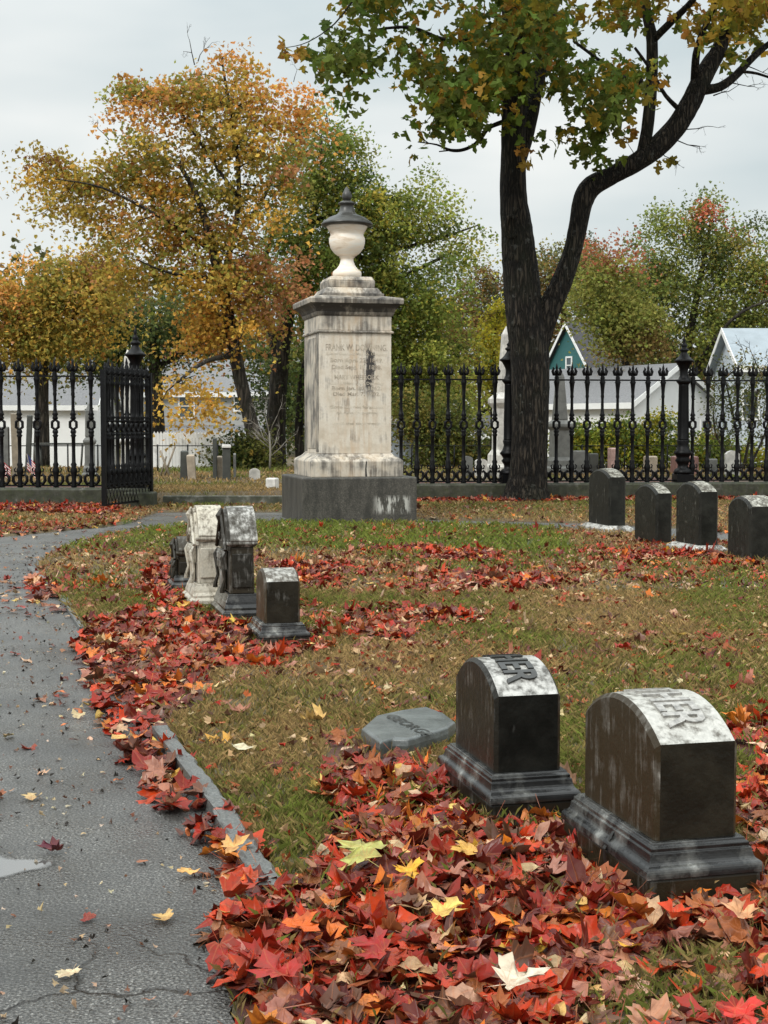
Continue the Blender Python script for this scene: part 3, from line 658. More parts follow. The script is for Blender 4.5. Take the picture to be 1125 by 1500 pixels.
    prof = [(pp(20.5), z6 + .001), (pp(21), zb(401)), (pp(20), zb(398)), (pp(15), zb(394)), (pp(11.5), zb(389)), (pp(9.5), zb(383)), (pp(9.3), zb(379)), (pp(11), zb(378)), (pp(11), zb(376)),
            (pp(14), zb(375)), (pp(19), zb(371)), (pp(24), zb(364)), (pp(26), zb(356)), (pp(26), zb(350)), (pp(24), zb(346)), (pp(24), zb(344)), (pp(25.5), zb(340)), (pp(28.5), zb(335)), (pp(30), zb(332))]
    u = MB(); u.lathe(prof, 40); uo = u.build('urn', um.m, t)
    prof = [(pp(29), zb(332.5)), (pp(37), zb(331)), (pp(37.5), zb(328.5)), (pp(35), zb(326)), (pp(32), zb(324)), (pp(27), zb(320)), (pp(20), zb(317)), (pp(15), zb(315)), (pp(11.5), zb(311)), (pp(10), zb(305)), (pp(9.5), zb(301)),
            (pp(12), zb(300)), (pp(12.5), zb(298)), (pp(9), zb(296)), (pp(5), zb(294))]
    u = MB(); u.lathe(prof, 40); lid = u.build('lid', lm, uo)
    prof = [(pp(4.5), zb(295)), (pp(6.5), zb(291)), (pp(7.2), zb(287)), (pp(5.8), zb(283)), (pp(3.5), zb(278)), (pp(.8), zb(274))]
    u = MB(); u.lathe(prof, 20); u.build('finial', lm, uo)
    # inscription on the front (facing the viewer: local -y)
    im = M('cut_letters'); im.set(col=im.ramp(im.noise(11, 5, .7), (.42, (.50, .44, .35)), (.6, (.27, .22, .17))), rough=.8)
    iw = M('worn_letters'); iw.set(col=iw.ramp(iw.noise(9, 4), (.42, (.62, .56, .46)), (.6, (.40, .34, .26))), rough=.8)
    def line(mb, s_, py, h_, wpx, arch=0):
        vs, fs = text_geo(s_, 1.0, .0, .012); xs = [v[0] for v in vs]; W0 = max(xs) - min(xs); mid = (max(xs) + min(xs)) / 2
        fx = (wpx / (F / 18.5)) / W0; fz = (h_ / (F / 18.5)) / .7
        zc = z(py, 18.5)
        mb.add([((v[0] - mid) * fx + .02, -.4765 - .0015, zc + v[1] * fz) for v in vs], fs)
    def lines(nm, mat_, *rows):
        for rw in rows: q_ = MB(); line(q_, *rw); q_.build(nm, mat_, t, fix=False)
    lines('inscription', im.m, ('FRANK W. DOWNING.', 514, 9, 92), ('Born April 22, 1849.', 531, 6, 78), ('Died Sept. 12, 1898.', 541, 6, 74), ('MARY WHEELOCK', 556, 6.5, 66), ('Born Jan. 20, 1862.', 571.5, 5.5, 74), ('Died Mar. 7, 1902.', 580, 5.5, 70))
    lines('worn_inscription', iw.m, ('Son of Gen. and Mary A. Downing', 520.5, 3.5, 90), ('wife of Hon. F. W. Downing', 563.5, 4, 78), ('Gone but not forgotten', 598, 4, 80), ('at rest in peace', 606, 4, 60), ('until the day break', 622, 4, 70))
    # vertical crack in the plinth
    k = MB(); k.add([(.10, -.606, z0 + .005), (.125, -.6065, z0 + .005), (.115, -.6065, z0 + .11), (.125, -.6065, z0 + .2), (.108, -.6065, z0 + .2), (.098, -.6065, z0 + .10)], [(0, 1, 2, 5), (5, 2, 3, 4)])
    k.build('crack', lm, t, fix=False)
build_monument()

# ------------------------------------------------------------------ small markers
def arc_profile(hw, z0, z1, rise, n=14, shoulder=0):
    r = (hw * hw + rise * rise) / (2 * rise); a0 = math.asin(hw / r); p = [(-hw, z0), (-hw, z1 - shoulder)]
    for i in range(n + 1):
        a = -a0 + 2 * a0 * i / n; p.append((r * math.sin(a), z1 + rise - r + r * math.cos(a)))
    if shoulder: p.append((hw, z1 - shoulder))
    p.append((hw, z0)); return p, r, a0
def arch_die(mb, hx, hw, z0, z1, rise, st_front, st_side, st_top, bev=.012):
    p, r, a0 = arc_profile(hw, z0, z1, rise); n = len(p)
    ins = [(y * (1 - bev / hw), z - (bev if z > z0 + .01 else 0)) for y, z in p]
    def ring(x, q): return [(x, y, z) for y, z in q]
    # front end, back end
    mb.cur = st_front; mb.add(ring(-hx, ins), [tuple(range(n))]); mb.add(ring(hx, ins), [tuple(range(n))[::-1]])
    mb.add(ring(-hx, ins) + ring(-hx + bev, p), [(i, i + 1, n + i + 1, n + i) for i in range(n - 1)], False)
    mb.add(ring(hx, ins) + ring(hx - bev, p), [(i, i + 1, n + i + 1, n + i) for i in range(n - 1)], False)
    mb.cur = st_top; xs = np.linspace(-hx + bev, hx - bev, 7)
    q = p[1:-1]; m_ = len(q); vs = []
    for x in xs: vs += ring(x, q)
    mb.add(vs, [(k * m_ + i, k * m_ + i + 1, (k + 1) * m_ + i + 1, (k + 1) * m_ + i) for k in range(6) for i in range(m_ - 1)], True)
    mb.cur = st_side
    for a, b in ((p[0], p[1]), (p[-2], p[-1])):
        mb.add([(-hx + bev, *a), (hx - bev, *a), (hx - bev, *b), (-hx + bev, *b)], [(0, 1, 2, 3)])
    return r, a0
MT['near_stone'] = stone_mat('wet_black_weathered_marble', (.46, .45, .42), (.006, .006, .005), 0.0, .34)
MT['near_stone_brown'] = stone_mat('wet_brown_weathered_marble', (.46, .45, .41), (.010, .0085, .0055), 0.0, .4)
MT['mould'] = stone_mat('wet_moulding_marble', (.50, .50, .46), (.008, .008, .008), .0, .16, spec=.75, streak=False, brown=False)  # pale patches in the colour also stand in for highlights on the slopes
MT['letters_dark'] = simple('blackened_letters', (.02, .02, .018), .35, .4, 30)
MT['letters_pale'] = simple('pale_letters', (.28, .27, .25), .4, .5, 60)
MT['slate'] = simple('wet_grey_slate', (.085, .093, .09), .32, .4, 10, bump=.4, bd=.006)

def curved_text(mb, s_, r, a0, ztop, hx, frac0, frac1, hgt, lift):
    vs, fs = text_geo(s_, 1.0, .5, .02); xs = [v[0] for v in vs]; x0, x1 = min(xs), max(xs); out_ = []
    for v in vs:
        f = frac0 + (v[0] - x0) / (x1 - x0) * (frac1 - frac0)           # along the arch, from the far side to the near side
        a = a0 - 2 * a0 * f; rr = r + (lift if v[2] > 0 else -.003)
        out_.append(((v[1] / .7 - .5) * hgt, rr * math.sin(a), ztop - r + rr * math.cos(a)))
    mb.add(out_, fs)
def block_marker(name, label, corner, dims, text=None, lm=None, mat='near_stone', st=(.5, .9, .05), rz=ROT, group=None, bst=.45, lean=0):
    bx, by, hx, hw, bh, dh, rise = dims                                  # base half sizes, die half sizes, heights
    ux = np.array([math.cos(rz), math.sin(rz)]); uy = np.array([-math.sin(rz), math.cos(rz)])
    ctr = np.array(corner[:2]) + ux * bx + uy * by
    SOLID.append((ctr[0], ctr[1], bx, by))
    t = thing(name, label, 'gravestone', (ctr[0], ctr[1], 0), rz, group)
    t.rotation_euler[1] = lean
    b = MB(); b.cur = .95; b.rings([(bx - .006, by - .006, -.12), (bx - .006, by - .006, bh * .52)])
    b.build('base_block', MT[mat], t, .008)
    b = MB(); z = bh * .52; k = bh * .48; g = lambda f: bx - (bx - hx - .012) * f; gy = lambda f: by - (by - hw - .012) * f
    prof = [(0, 0), (.0, .10), (.015, .17), (.05, .235), (.11, .29), (.19, .33), (.28, .355), (.34, .37), (.42, .40), (.49, .45), (.54, .52), (.575, .60), (.60, .68), (.62, .72), (.72, .72), (.74, .76), (.74, .84), (.77, .88), (.88, .90), (.93, .93), (.96, .97), (1.0, 1.0)]
    b.cur = bst; b.rings([(g(f), gy(f), z + k * h + .0005) for f, h in prof], smooth=False); b.build('moulding', MT['mould'], t, .0025)
    z0 = bh + .001; d = MB(); r, a0 = arch_die(d, hx, hw, z0, z0 + dh, rise, st[0], st[1], st[2]); d.build('die', MT[mat], t)
    if text:
        l_ = MB(); curved_text(l_, text, r, a0, z0 + dh + rise, hx, *((.10, .90) if len(text) > 5 else (.2, .8)), hx * .95, .007); l_.build('raised_lettering', MT[lm], t, fix=False)
    return t
cA = G(718, 1180, .086); cB = G(948, 1291, .09)
block_marker('gravestone', 'dark block gravestone with curved top and black raised letters, beside the lying slab', cA, (.15, .292, .11, .215, .165, .24, .085), 'FATHER', 'letters_dark', 'near_stone', (.95, 1.25, .36), bst=.84)
cs = block_marker('gravestone', 'nearest and largest block gravestone, white patched curved top, cracked moulded base', cB, (.165, .305, .117, .247, .172, .252, .085), 'MOTHER', 'letters_pale', 'near_stone_brown', (.88, 1.25, .22), bst=.8)
# crack across the base moulding of the nearest stone
k = MB(); x_ = -.168; k.add([(x_, -.05, .03), (x_, -.035, .03), (x_ - .001, -.022, .095), (x_ + .016, -.028, .128), (x_ + .043, -.03, .1745), (x_ + .043, -.045, .1745), (x_ + .016, -.045, .132), (x_ - .001, -.04, .095)], [(0, 1, 2, 7), (7, 2, 3, 6), (6, 3, 4, 5)])
k.build('crack', MT['letters_dark'], cs, fix=False)

def flat_slab():
    pts = [(530, 1067), (551, 1048), (588, 1041), (625, 1035), (650, 1044), (667, 1058), (656, 1068), (640, 1073), (598, 1085), (575, 1083), (557, 1089)]
    W = [G(*p, .078) for p in pts]; c = np.mean(W, 0); t = thing('gravestone', 'broken dark slate slab lying flat in the leaves, lettered on its face', 'gravestone', (c[0], c[1], 0))
    SOLID.append((c[0], c[1], .13, .2)); n = len(W); mb = MB(); rs = random.Random(4)
    W = [(p[0] - c[0], p[1] - c[1], p[2] + rs.uniform(-.004, .004)) for p in W]
    low = [(x * 1.02, y * 1.02, z - .022) for x, y, z in W]; bot = [(x * .98, y * .98, -.03) for x, y, z in W]; ins = [(x * .94, y * .94, z + .006) for x, y, z in W]
    vs = ins + W + low + bot
    fs = [tuple(range(n))] + [(k * n + i, k * n + (i + 1) % n, (k + 1) * n + (i + 1) % n, (k + 1) * n + i) for k in range(3) for i in range(n)]
    mb.add(vs, fs); mb.build('slab', MT['slate'], t, .004)
    vs, fs = text_geo('GEORGE', 1.0, .0, .015); xs = [v[0] for v in vs]; x0, x1 = min(xs), max(xs)
    a = G(563, 1048, .086) - np.array([c[0], c[1], 0]); b = G(622, 1078, .086) - np.array([c[0], c[1], 0]); d = (b - a); L = np.linalg.norm(d); d /= L; up = np.array([-d[1], d[0], 0])
    l_ = MB(); l_.add([tuple(a + d * ((v[0] - x0) / (x1 - x0) * L) + up * (v[1] / .7 * .05) + np.array([0, 0, .0005])) for v in vs], fs); l_.build('cut_lettering', MT['letters_dark'], t, fix=False)
flat_slab()
def curb(name, p0, p1, label, wdt=.07, h=.075, w2=None):
    a = G(*p0, h)[:2]; b = G(*p1, h)[:2]; d = b - a; L = np.linalg.norm(d); ang = math.atan2(d[1], d[0]); n = int(L / .06) + 2; rs = random.Random(int(L * 1000))
    mb = MB(); vs = []; 
    for i in range(n):
        x = L * i / (n - 1); j = rs.uniform(-.008, .008); e = (0 if 0 < i < n - 1 else .008) + rs.uniform(0, .006)
        vs += [(x, j - .0, -.08), (x, j, h - .014 - e), (x, j + .010, h - e), (x, wdt - .01 + rs.uniform(-.005, .005), h + rs.uniform(-.003, .003) - e), (x, wdt, h - .012), (x, wdt, -.08)]
    fs = [(k * 6 + i, k * 6 + i + 1, k * 6 + 7 + i, k * 6 + 6 + i) for k in range(n - 1) for i in range(5)] + [(0, 1, 2, 3, 4, 5), tuple(range(n * 6 - 6, n * 6))[::-1]]
    mb.add(vs, fs); o = mb.build(name, MT['curb'], None, loc=(a[0], a[1], 0), rz=ang); tag(o, label, 'curb stone', 'granite curb stones along the path')
mm = M('curb_granite'); q = mm.noise(120, 4, .7); mm.set(col=mm.ramp(q, (.32, (.045, .047, .045)), (.55, (.115, .118, .112)), (.75, (.22, .22, .20))), rough=.42); mm.bump(q, .5, .004); MT['curb'] = mm.m
curb('curb_stone', (418, 1292), (344, 1180), 'nearest granite curb stone at the path edge, beside the leaf carpet', .07, .065)
curb('curb_stone', (341, 1175), (244, 1057), 'longer granite curb stone along the path, between grass and leaf pile', .06, .06)
curb('curb_stone', (128, 915), (97, 870), 'short granite curb stone by the far bend of the path, closest of its pair', .05, .035)
curb('curb_stone', (94, 866), (48, 828), 'granite curb stone at the tip of the lawn where the path bends', .05, .04)

# mid left group
MT['mid_stone'] = stone_mat('weathered_marble_marker', (.58, .57, .53), (.009, .009, .008), .0, .38)
MT['small_black'] = stone_mat('black_weathered_small_stone', (.5, .5, .46), (.009, .009, .008), .3, .38)
MT['ornate_pale'] = stone_mat('pale_ornate_marble', (.56, .52, .43), (.016, .014, .011), .14, .45, warm=(.42, .36, .26))
block_marker('gravestone', 'small plain block gravestone with curved top, in front of the ornate stones by the path', G(379, 956), (.145, .22, .10, .155, .15, .23, .062), None, None, 'near_stone_brown', (.85, 1.0, .42), bst=.75)
def gothic(hw, z0, z1, rise, n=8):
    pts = [(-hw, z0), (-hw, z1)]
    for i in range(1, n): f = i / n; pts.append((-hw * (1 - f) ** .9 , z1 + rise * (1 - (1 - f) ** 2.0)))
    pts.append((0, z1 + rise)); return pts + [(-y, z) for y, z in pts[-2::-1]]
def ornate(label, corner, w, d, H, dark, mat, group, smooth_top=False):
    hx, hy = d / 2, w / 2; bx, by = hx + .05, hy + .06
    ctr = corner[:2] + UX * bx + UY * by; SOLID.append((ctr[0], ctr[1], bx, by))
    t = thing('gravestone', label, 'gravestone', (ctr[0], ctr[1], 0), ROT, group)
    pl = 0 if dark else -.1
    b = MB(); b.cur = .9 * dark + .3; b.rings([(bx, by, -.1), (bx, by, .05)]); b.build('base_block', MT[mat], t, .006)
    b = MB(); b.cur = .85 * dark; k = .17 * H / .7
    b.rings([(bx - .002, by - .002, .0505), (bx - .004, by - .004, .075), (bx - .022, by - .022, .09), (bx - .022, by - .022, .105), (hx + .022, hy + .022, .125), (hx + .018, hy + .018, .14), (hx + .004, hy + .004, k), (hx + .001, hy + .001, k + .012)])
    b.build('moulding', MT['mould'] if dark > .5 else MT[mat], t, .003)
    zs = H * .66; b = MB(); b.cur = .85 * dark; b.rings([(hx - .012, hy - .015, k + .012), (hx - .016, hy - .018, zs)])
    b.cur = .95 * dark; b.box(-hx * .7, hx * .7, -hy + .004, -hy + .02, k + .05, zs - .04); b.build('die', MT[mat], t, .006)
    b = MB(); b.cur = .6 * dark; b.rings([(hx - .01, hy - .012, zs + .001), (hx + .006, hy + .006, zs + .02), (hx + .006, hy + .006, zs + .035)]); b.build('cornice', MT[mat], t, .003)
    p = gothic(hy + .008, zs + .036, zs + .05, H - zs - .05, 9); b = MB(); b.cur = .08 + .46 * dark; b.prism(p, 'x', -hx * .82, hx + .006, False); b.build('roof', MT[mat], t, .006)
    # carved front: scroll framed gable, shield panel and consoles
    f = MB(); f.cur = .85 * dark + .05; p2 = gothic(hy - .005, zs - .02, zs + .0, H - zs - .02, 8)
    f.prism(p2, 'x', -hx - .004, -hx * .82 - .001)
    for sgn in (-1, 1):
        pts = [(-hx - .012, sgn * (hy - .02) * (1 - t_) ** .8, zs - .02 + (H - zs - .03) * t_) for t_ in np.linspace(0, 1, 9)]; f.tube(pts, .013, 8)
        f.tube([(-hx - .012, sgn * (hy * .35 + .028 * math.cos(a_) * (1 - a_ / 12)), zs + .05 + .028 * math.sin(a_) * (1 - a_ / 12)) for a_ in np.linspace(0, 8, 14)], .008, 6)
        f.tube([(-hx - .01, sgn * (hy * .72), zs - .03), (-hx - .03, sgn * (hy * .72), zs - .07), (-hx - .012, sgn * (hy * .72), k + .1), (-hx - .03, sgn * (hy * .72), k + .04), (-hx - .03, sgn * hy * .72, k + .015)], [.010, .015, .011, .014, .018], 6)
    f.tube([(-hx - .015, .0, H - .11), (-hx - .02, 0, H - .06), (-hx - .008, 0, H - .01)], [.012, .028, .006], 8)
    f.build('carved_gable', MT[mat], t, .002)
    g_ = MB(); g_.cur = .5 * dark + .05; g_.box(-hx - .022, -hx + .01, -hy * .48, hy * .48, zs - .15, zs - .03); g_.box(-hx - .03, -hx - .0225, -hy * .4, hy * .4, zs - .14, zs - .095); g_.box(-hx - .03, -hx - .0225, -hy * .4, hy * .4, zs - .088, zs - .045)
    g_.box(-hx - .012, -hx + .005, -hy * .42, hy * .42, k + .02, zs - .16); g_.build('shield_panel', MT[mat], t, .004)
    return t
gO = 'ornate gravestones in the leaves by the path'
ornate('black and white ornate gravestone with carved gable, middle of the group, behind the plain block', G(325, 917), .47, .18, .73, 1.0, 'mid_stone', gO)
ornate('cream ornate gravestone with white roof, behind the black ornate one', G(279, 897), .43, .18, .70, .05, 'ornate_pale', gO)
ornate('small black ornate gravestone, farthest of the group by the path', G(251, 872), .24, .13, .42, 1.0, 'small_black', gO)
s_ = MB(); s_.box(-.13, .13, -.11, .11, -.02, .035); p = G(297, 912); o = s_.build('stone_slab', MT['slate'], None, .006, loc=(p[0] - .02, p[1] + .08, 0), rz=R(30)); tag(o, 'small grey flat slab in the leaves at the foot of the ornate stones', 'stone slab')

# right hand dark round topped stones
MT['dark_round'] = stone_mat('dark_round_marker', (.50, .49, .42), (.010, .010, .008), .02, .42)
def round_marker(label, cornerpx, left, right, top, base, gy, group):
    """cornerpx: x of the near vertical edge; left/right: pixel extent; top row; base slab?; gy: ground row of near corner"""
    c = G(cornerpx, gy); Y = c[1]; m = Y / F
    u = (right - cornerpx) * m / math.cos(ROT); wv = (cornerpx - left) * m / (math.sin(ROT) + .22 * .0 + abs(c[0]) / Y * math.cos(ROT))
    hx, hy = u / 2, wv / 2
    off = .05 if base else 0
    t0 = c[:2] + UX * hx + UY * hy; SOLID.append((t0[0], t0[1], hx + off, hy + off))
    t = thing('gravestone', label, 'gravestone', (t0[0], t0[1], 0), ROT, group)
    H = float(P(cornerpx, top, Y + wv * .5)[2]); rise = .085
    zb = 0
    if base:
        b = MB(); b.cur = .3; b.rings([(hx + .07, hy + .07, -.1), (hx + .07, hy + .07, .05), (hx + .02, hy + .02, .085)]); b.build('base_slab', MT['mid_stone'], t, .01); zb = .086
    d = MB(); arch_die(d, hx, hy, zb if zb else -.1, H - rise, rise, 1.0, 1.25, .5, .022); d.build('die', MT['dark_round'], t)
    c_ = MB(); arch_die(c_, hx - .035, hy - .04, H - rise - .04, H - rise + .008, rise, .7, .8, .38, .01); c_.build('top_panel', MT['dark_round'], t)
gR = 'dark round topped gravestones at the right'
round_marker('dark round topped gravestone on a pale slab, leftmost of the four near the fence', 892, 860, 918, 687, True, 781, gR)
round_marker('dark round topped gravestone without slab, shortest of the four near the fence', 961, 927, 986, 709, False, 801, gR)
round_marker('dark round topped gravestone on a pale slab, second from the right edge', 1024, 987, 1054, 706, True, 812, gR)
round_marker('dark round topped gravestone cut by the right edge of the photo', 1098, 1063, 1145, 727, False, 824, gR)
p_ = G(1075, 800)

# ------------------------------------------------------------------ iron fence
MT['coping'] = stone_mat('mossy_coping', (.30, .29, .25), (.03, .032, .022), .12, .55, streak=False, mossy=True, brown=False)
def picket_mesh(h=1.96):
    b = MB(); s = h / 1.96
    pr = [(.030, 0), (.034, .02), (.026, .05), (.03, .09), (.024, .12), (.036, .22), (.040, .27), (.026, .31), (.034, .35), (.022, .38), (.020, .55), (.022, .76), (.034, .79), (.022, .81), (.034, .84), (.028, .875)]
    b.lathe([(r * 1.38, z * s) for r, z in pr], 8)
    pr = [(.028, 1.035), (.034, 1.06), (.022, 1.085), (.036, 1.11), (.024, 1.14), (.019, 1.2), (.017, 1.38), (.023, 1.42), (.019, 1.45), (.024, 1.55), (.030, 1.62), (.038, 1.655), (.020, 1.69), (.030, 1.72), (.018, 1.76), (.020, 1.80), (.026, 1.83), (.014, 1.86), (.016, 1.89), (.002, 1.965)]
    b.lathe([(r * 1.38, z * s) for r, z in pr], 8)
    ring = [(.056 * math.sin(a), 0, (.955 + .078 * math.cos(a)) * s) for a in [2 * math.pi * i / 6 for i in range(6)]]; b.tube(ring, .024, 6, closed=True)
    for g in (-1, 1):
        b.tube([(g * .02, 0, .07 * s), (g * .075, 0, .055 * s), (g * .105, 0, .10 * s), (g * .105, 0, .16 * s), (g * .07, 0, .20 * s), (g * .05, 0, .17 * s)], [.018, .027, .027, .026, .022, .016], 6)
        b.tube([(g * .03, 0, .24 * s), (g * .075, 0, .235 * s), (g * .085, 0, .28 * s), (g * .06, 0, .30 * s)], [.012, .014, .012, .008], 6)
        b.tube([(g * .012, 0, 1.77 * s), (g * .05, 0, 1.78 * s), (g * .068, 0, 1.83 * s), (g * .05, 0, 1.875 * s), (g * .066, 0, 1.90 * s)], [.022, .030, .026, .018, .008], 6)
        b.tube([(0, g * .012, 1.77 * s), (0, g * .05, 1.79 * s), (0, g * .06, 1.84 * s)], [.012, .016, .008], 6)
    me = bpy.data.meshes.new('picket'); me.from_pydata(b.v, [], b.f); me.polygons.foreach_set('use_smooth', b.sm); me.materials.append(MT['iron']); return me
PK = picket_mesh()
def post_meshes():
    q = MB(); q.rings([(.14, .14, 0), (.14, .14, .13), (.12, .12, .14)])
    q.lathe([(.15, .141), (.155, .17), (.13, .21), (.085, .24), (.085, .29), (.10, .32), (.13, .36), (.10, .40), (.12, .44), (.15, .47), (.155, .49), (.12, .53), (.10, .58), (.09, .62), (.105, .68), (.10, .70)], 20)
    c = MB(); c.lathe([(.098, .70), (.096, .72), (.095, 1.0), (.088, 1.3), (.082, 1.60), (.082, 1.62)], 24, flute=.14, fz=(.71, 1.61))
    k = MB(); k.lathe([(.085, 1.62), (.10, 1.64), (.12, 1.66), (.12, 1.69), (.09, 1.71), (.07, 1.76), (.065, 1.84), (.075, 1.88), (.10, 1.93), (.13, 1.98), (.165, 2.0), (.17, 2.015), (.13, 2.04), (.09, 2.08), (.055, 2.14), (.05, 2.16), (.075, 2.18), (.075, 2.20), (.045, 2.22), (.04, 2.24), (.055, 2.26), (.03, 2.29), (.018, 2.33), (.03, 2.35), (.012, 2.38), (.002, 2.46)], 20)
    r = []
    for nm, mb in (('pedestal', q), ('column', c), ('cap', k)):
        me = bpy.data.meshes.new(nm); me.from_pydata(mb.v, [], mb.f); me.polygons.foreach_set('use_smooth', mb.sm); me.materials.append(MT['iron']); r.append(me)
    return r
PM = post_meshes()
def add_post(parent, x, y, z):
    o = link('post', PM[1], None, parent, (x, y, z)); 
    link('pedestal', PM[0], None, o); link('cap', PM[2], None, o)
ZB = .295
def fence(label, xs0, xs1, n, posts, group='iron fence sections'):
    y0, y1 = float(fence_line(xs0)), float(fence_line(xs1))
    t = thing('iron_fence', label, 'fence', (xs0, y0, ZB), math.atan2(y1 - y0, xs1 - xs0), group)
    L = math.hypot(xs1 - xs0, y1 - y0)
    r = MB(); r.box(0, L, -.012, .012, 1.675, 1.70); r.build('top_rail', MT['iron'], t)
    r = MB(); r.box(0, L, -.014, .014, .015, .04); r.build('bottom_rail', MT['iron'], t)
    step = L / n
    for i in range(n):
        x = step * (i + .5)
        if any(abs(x - p) < .13 for p in posts): continue
        link('picket', PK, None, t, (x, 0, 0))
    for p in posts: add_post(t, p, 0, 0)
    return t
def coping(label, x0, x1, gap=.17):
    y0, y1 = float(fence_line(x0)), float(fence_line(x1)); L = math.hypot(x1 - x0, y1 - y0); b = MB(); k = max(2, int(L / .4)); rs = random.Random(9)
    rr = []; vs = []
    for i in range(k + 1):
        x = L * i / k; j = rs.uniform(-.012, .012)
        vs += [(x, -gap + j, -.1), (x, -gap + j, .26 + j * .3), (x, -gap + .03, .29 + j * .2), (x, gap - .03, .29), (x, gap, -.1)]
    fs = [(q * 5 + i, q * 5 + i + 1, q * 5 + 6 + i, q * 5 + 5 + i) for q in range(k) for i in range(4)] + [(0, 1, 2, 3, 4), tuple(range(k * 5, k * 5 + 5))[::-1]]
    b.add(vs, fs); b.a = [.75] * len(b.v); o = b.build('stone_coping', MT['coping'], None, loc=(x0, y0, 0), rz=math.atan2(y1 - y0, x1 - x0)); tag(o, label, 'stone wall', 'stone copings under the iron fence')
    return o
fence('left stretch of black cast iron fence, ending at the open gate', -7.6, -3.77, 14, [3.83])
coping('low mossy stone coping under the left stretch of fence', -7.6, -3.55)
fence('black cast iron fence from the urn monument past the big tree to the right edge', .15, 8.6, 33, [1.92, 4.87])
coping('low mossy stone coping under the right stretch of fence', .15, 8.6)
# gate leaf standing open towards the viewer
def gate():
    a = P(153, 739, 20.25); b = P(221, 735, 21.75); d = b[:2] - a[:2]; L = float(np.linalg.norm(d))
    t = thing('iron_gate', 'open leaf of the black cast iron gate beside the left fence', 'gate', (a[0], a[1], .10), math.atan2(d[1], d[0])); I = MT['iron']
    f = MB(); f.box(-.03, .03, -.03, .03, 0, 1.93); f.box(L - .03, L + .03, -.03, .03, 0, 1.93); f.box(.031, L - .031, -.018, .018, 1.84, 1.875); f.box(.031, L - .031, -.018, .018, .235, .265); f.box(.031, L - .031, -.018, .018, .0, .03); f.box(.031, L - .031, -.012, .012, 1.03, 1.045)
    f.build('gate_frame', I, t)
    g = MB()
    for i in range(14):
        x0 = .03 + (L - .06) * i / 14; x1 = .03 + (L - .06) * (i + 1) / 14
        g.tube([(x0, .006, .03), (x1, .006, .235)], .006, 4); g.tube([(x1, -.006, .03), (x0, -.006, .235)], .006, 4)
    g.build('lattice_panel', I, t)
    me = PK
    for i in range(9):
        o = link('picket', me, None, t, (L * (i + .7) / 9.4, 0, .24)); o.scale = (.88, .88, .91)
    k = MB(); k.lathe([(.05, -.10), (.05, -.02), (.03, 0)], 10, L, 0); k.build('hinge', I, t)
    return t
gate()
b = MB(); b.cur = 1.0; b.box(-.22, .22, -.20, .20, -.1, .24); g_ = P(200, 700, 21.85)
o = b.build('stone_block', MT['coping'], None, .02, loc=(g_[0] + .12, 21.5, 0)); tag(o, 'dark stone block under the gate post at the path', 'stone block')
b = MB(); b.cur = .5; x0 = -3.40; x1 = -.2; b.box(x0, x1, 22.0, 22.16, -.05, .155); o = b.build('gate_sill', MT['coping'], None, .01); tag(o, 'long low stone sill across the gate opening', 'stone sill')

# ------------------------------------------------------------------ trees
def bark_mat(name, dark, light, sc=1.0, ridge=1.0):
    m = M(name); co0 = m.co((24 * sc, 24 * sc, 3.4 * sc)); n = m.noise(1.2, 8, .7, co0, .6); big = m.noise(1.4, 4)
    nz = m.n('ShaderNodeTexNoise'); nz.inputs['Scale'].default_value = .9; nz.inputs['Detail'].default_value = 4; m.l(co0, nz.inputs[0])
    cd = m.mix(.28, co0, m.mix(1.0, nz.outputs[1], (6, 6, 6), 'MULTIPLY'))
    ve = m.n('ShaderNodeTexVoronoi', feature='DISTANCE_TO_EDGE'); ve.inputs['Scale'].default_value = 1.1; m.l(cd, ve.inputs[0])
    fur = m.ramp(ve.outputs['Distance'], (.02, 0.0), (.30, 1.0))
    h = m.math('ADD', m.math('MULTIPLY', fur, .8), m.math('MULTIPLY', n, .6))
    c = m.ramp(h, (.25, dark), (.75, tuple(a * .5 + b * .5 for a, b in zip(dark, light))), (1.0, light))
    c = m.mix(m.ramp(big, (.5, 0.0), (.72, .3)), c, (.035, .042, .02))
    c = m.mix(m.math('MULTIPLY', m.ramp(m.noise(11, 4), (.62, 0.0), (.67, 1.0)), m.ramp(big, (.42, 0.0), (.55, .7))), c, (.09, .09, .08))
    m.set(col=c, rough=.75, spec=.2); m.bump(h, ridge, .06); return m.m
MT['bark'] = bark_mat('maple_bark', (.003, .0026, .0022), (.050, .040, .030), 1.0, 1.0)
MT['bark2'] = bark_mat('far_bark', (.012, .010, .008), (.07, .058, .045), .5, .6)
def smooth_path(pts, k=4):
    pts = [np.array(p, float) for p in pts]; out_ = []
    for i in range(len(pts) - 1):
        p0 = pts[max(i - 1, 0)]; p1 = pts[i]; p2 = pts[i + 1]; p3 = pts[min(i + 2, len(pts) - 1)]
        for j in range(k):
            t = j / k; out_.append(.5 * ((2 * p1) + (-p0 + p2) * t + (2 * p0 - 5 * p1 + 4 * p2 - p3) * t * t + (-p0 + 3 * p1 - 3 * p2 + p3) * t ** 3))
    out_.append(pts[-1]); return out_
def limb(mb, pts, seg=8, rough=.05, k=4):       # pts: (x, y, z, r)
    q = smooth_path(pts, k); mb.tube([p[:3] for p in q], [max(p[3], .003) for p in q], seg, rough=rough)
def twigs(mb, p, d, r, n, rng, depth=0):
    """short forking twig"""
    L = r * rng.uniform(22, 40); e = p + d * L; mid = p + d * L * .5 + rng.normal(0, .06, 3) * L
    mb.tube([p, mid, e], [r, r * .75, r * .5], 4 if depth else 5)
    if depth < n:
        for _ in range(2 + (rng.random() < .4)):
            dd = d + rng.normal(0, .5, 3); dd /= np.linalg.norm(dd); twigs(mb, e if rng.random() < .6 else mid, dd, r * .55, n, rng, depth + 1)

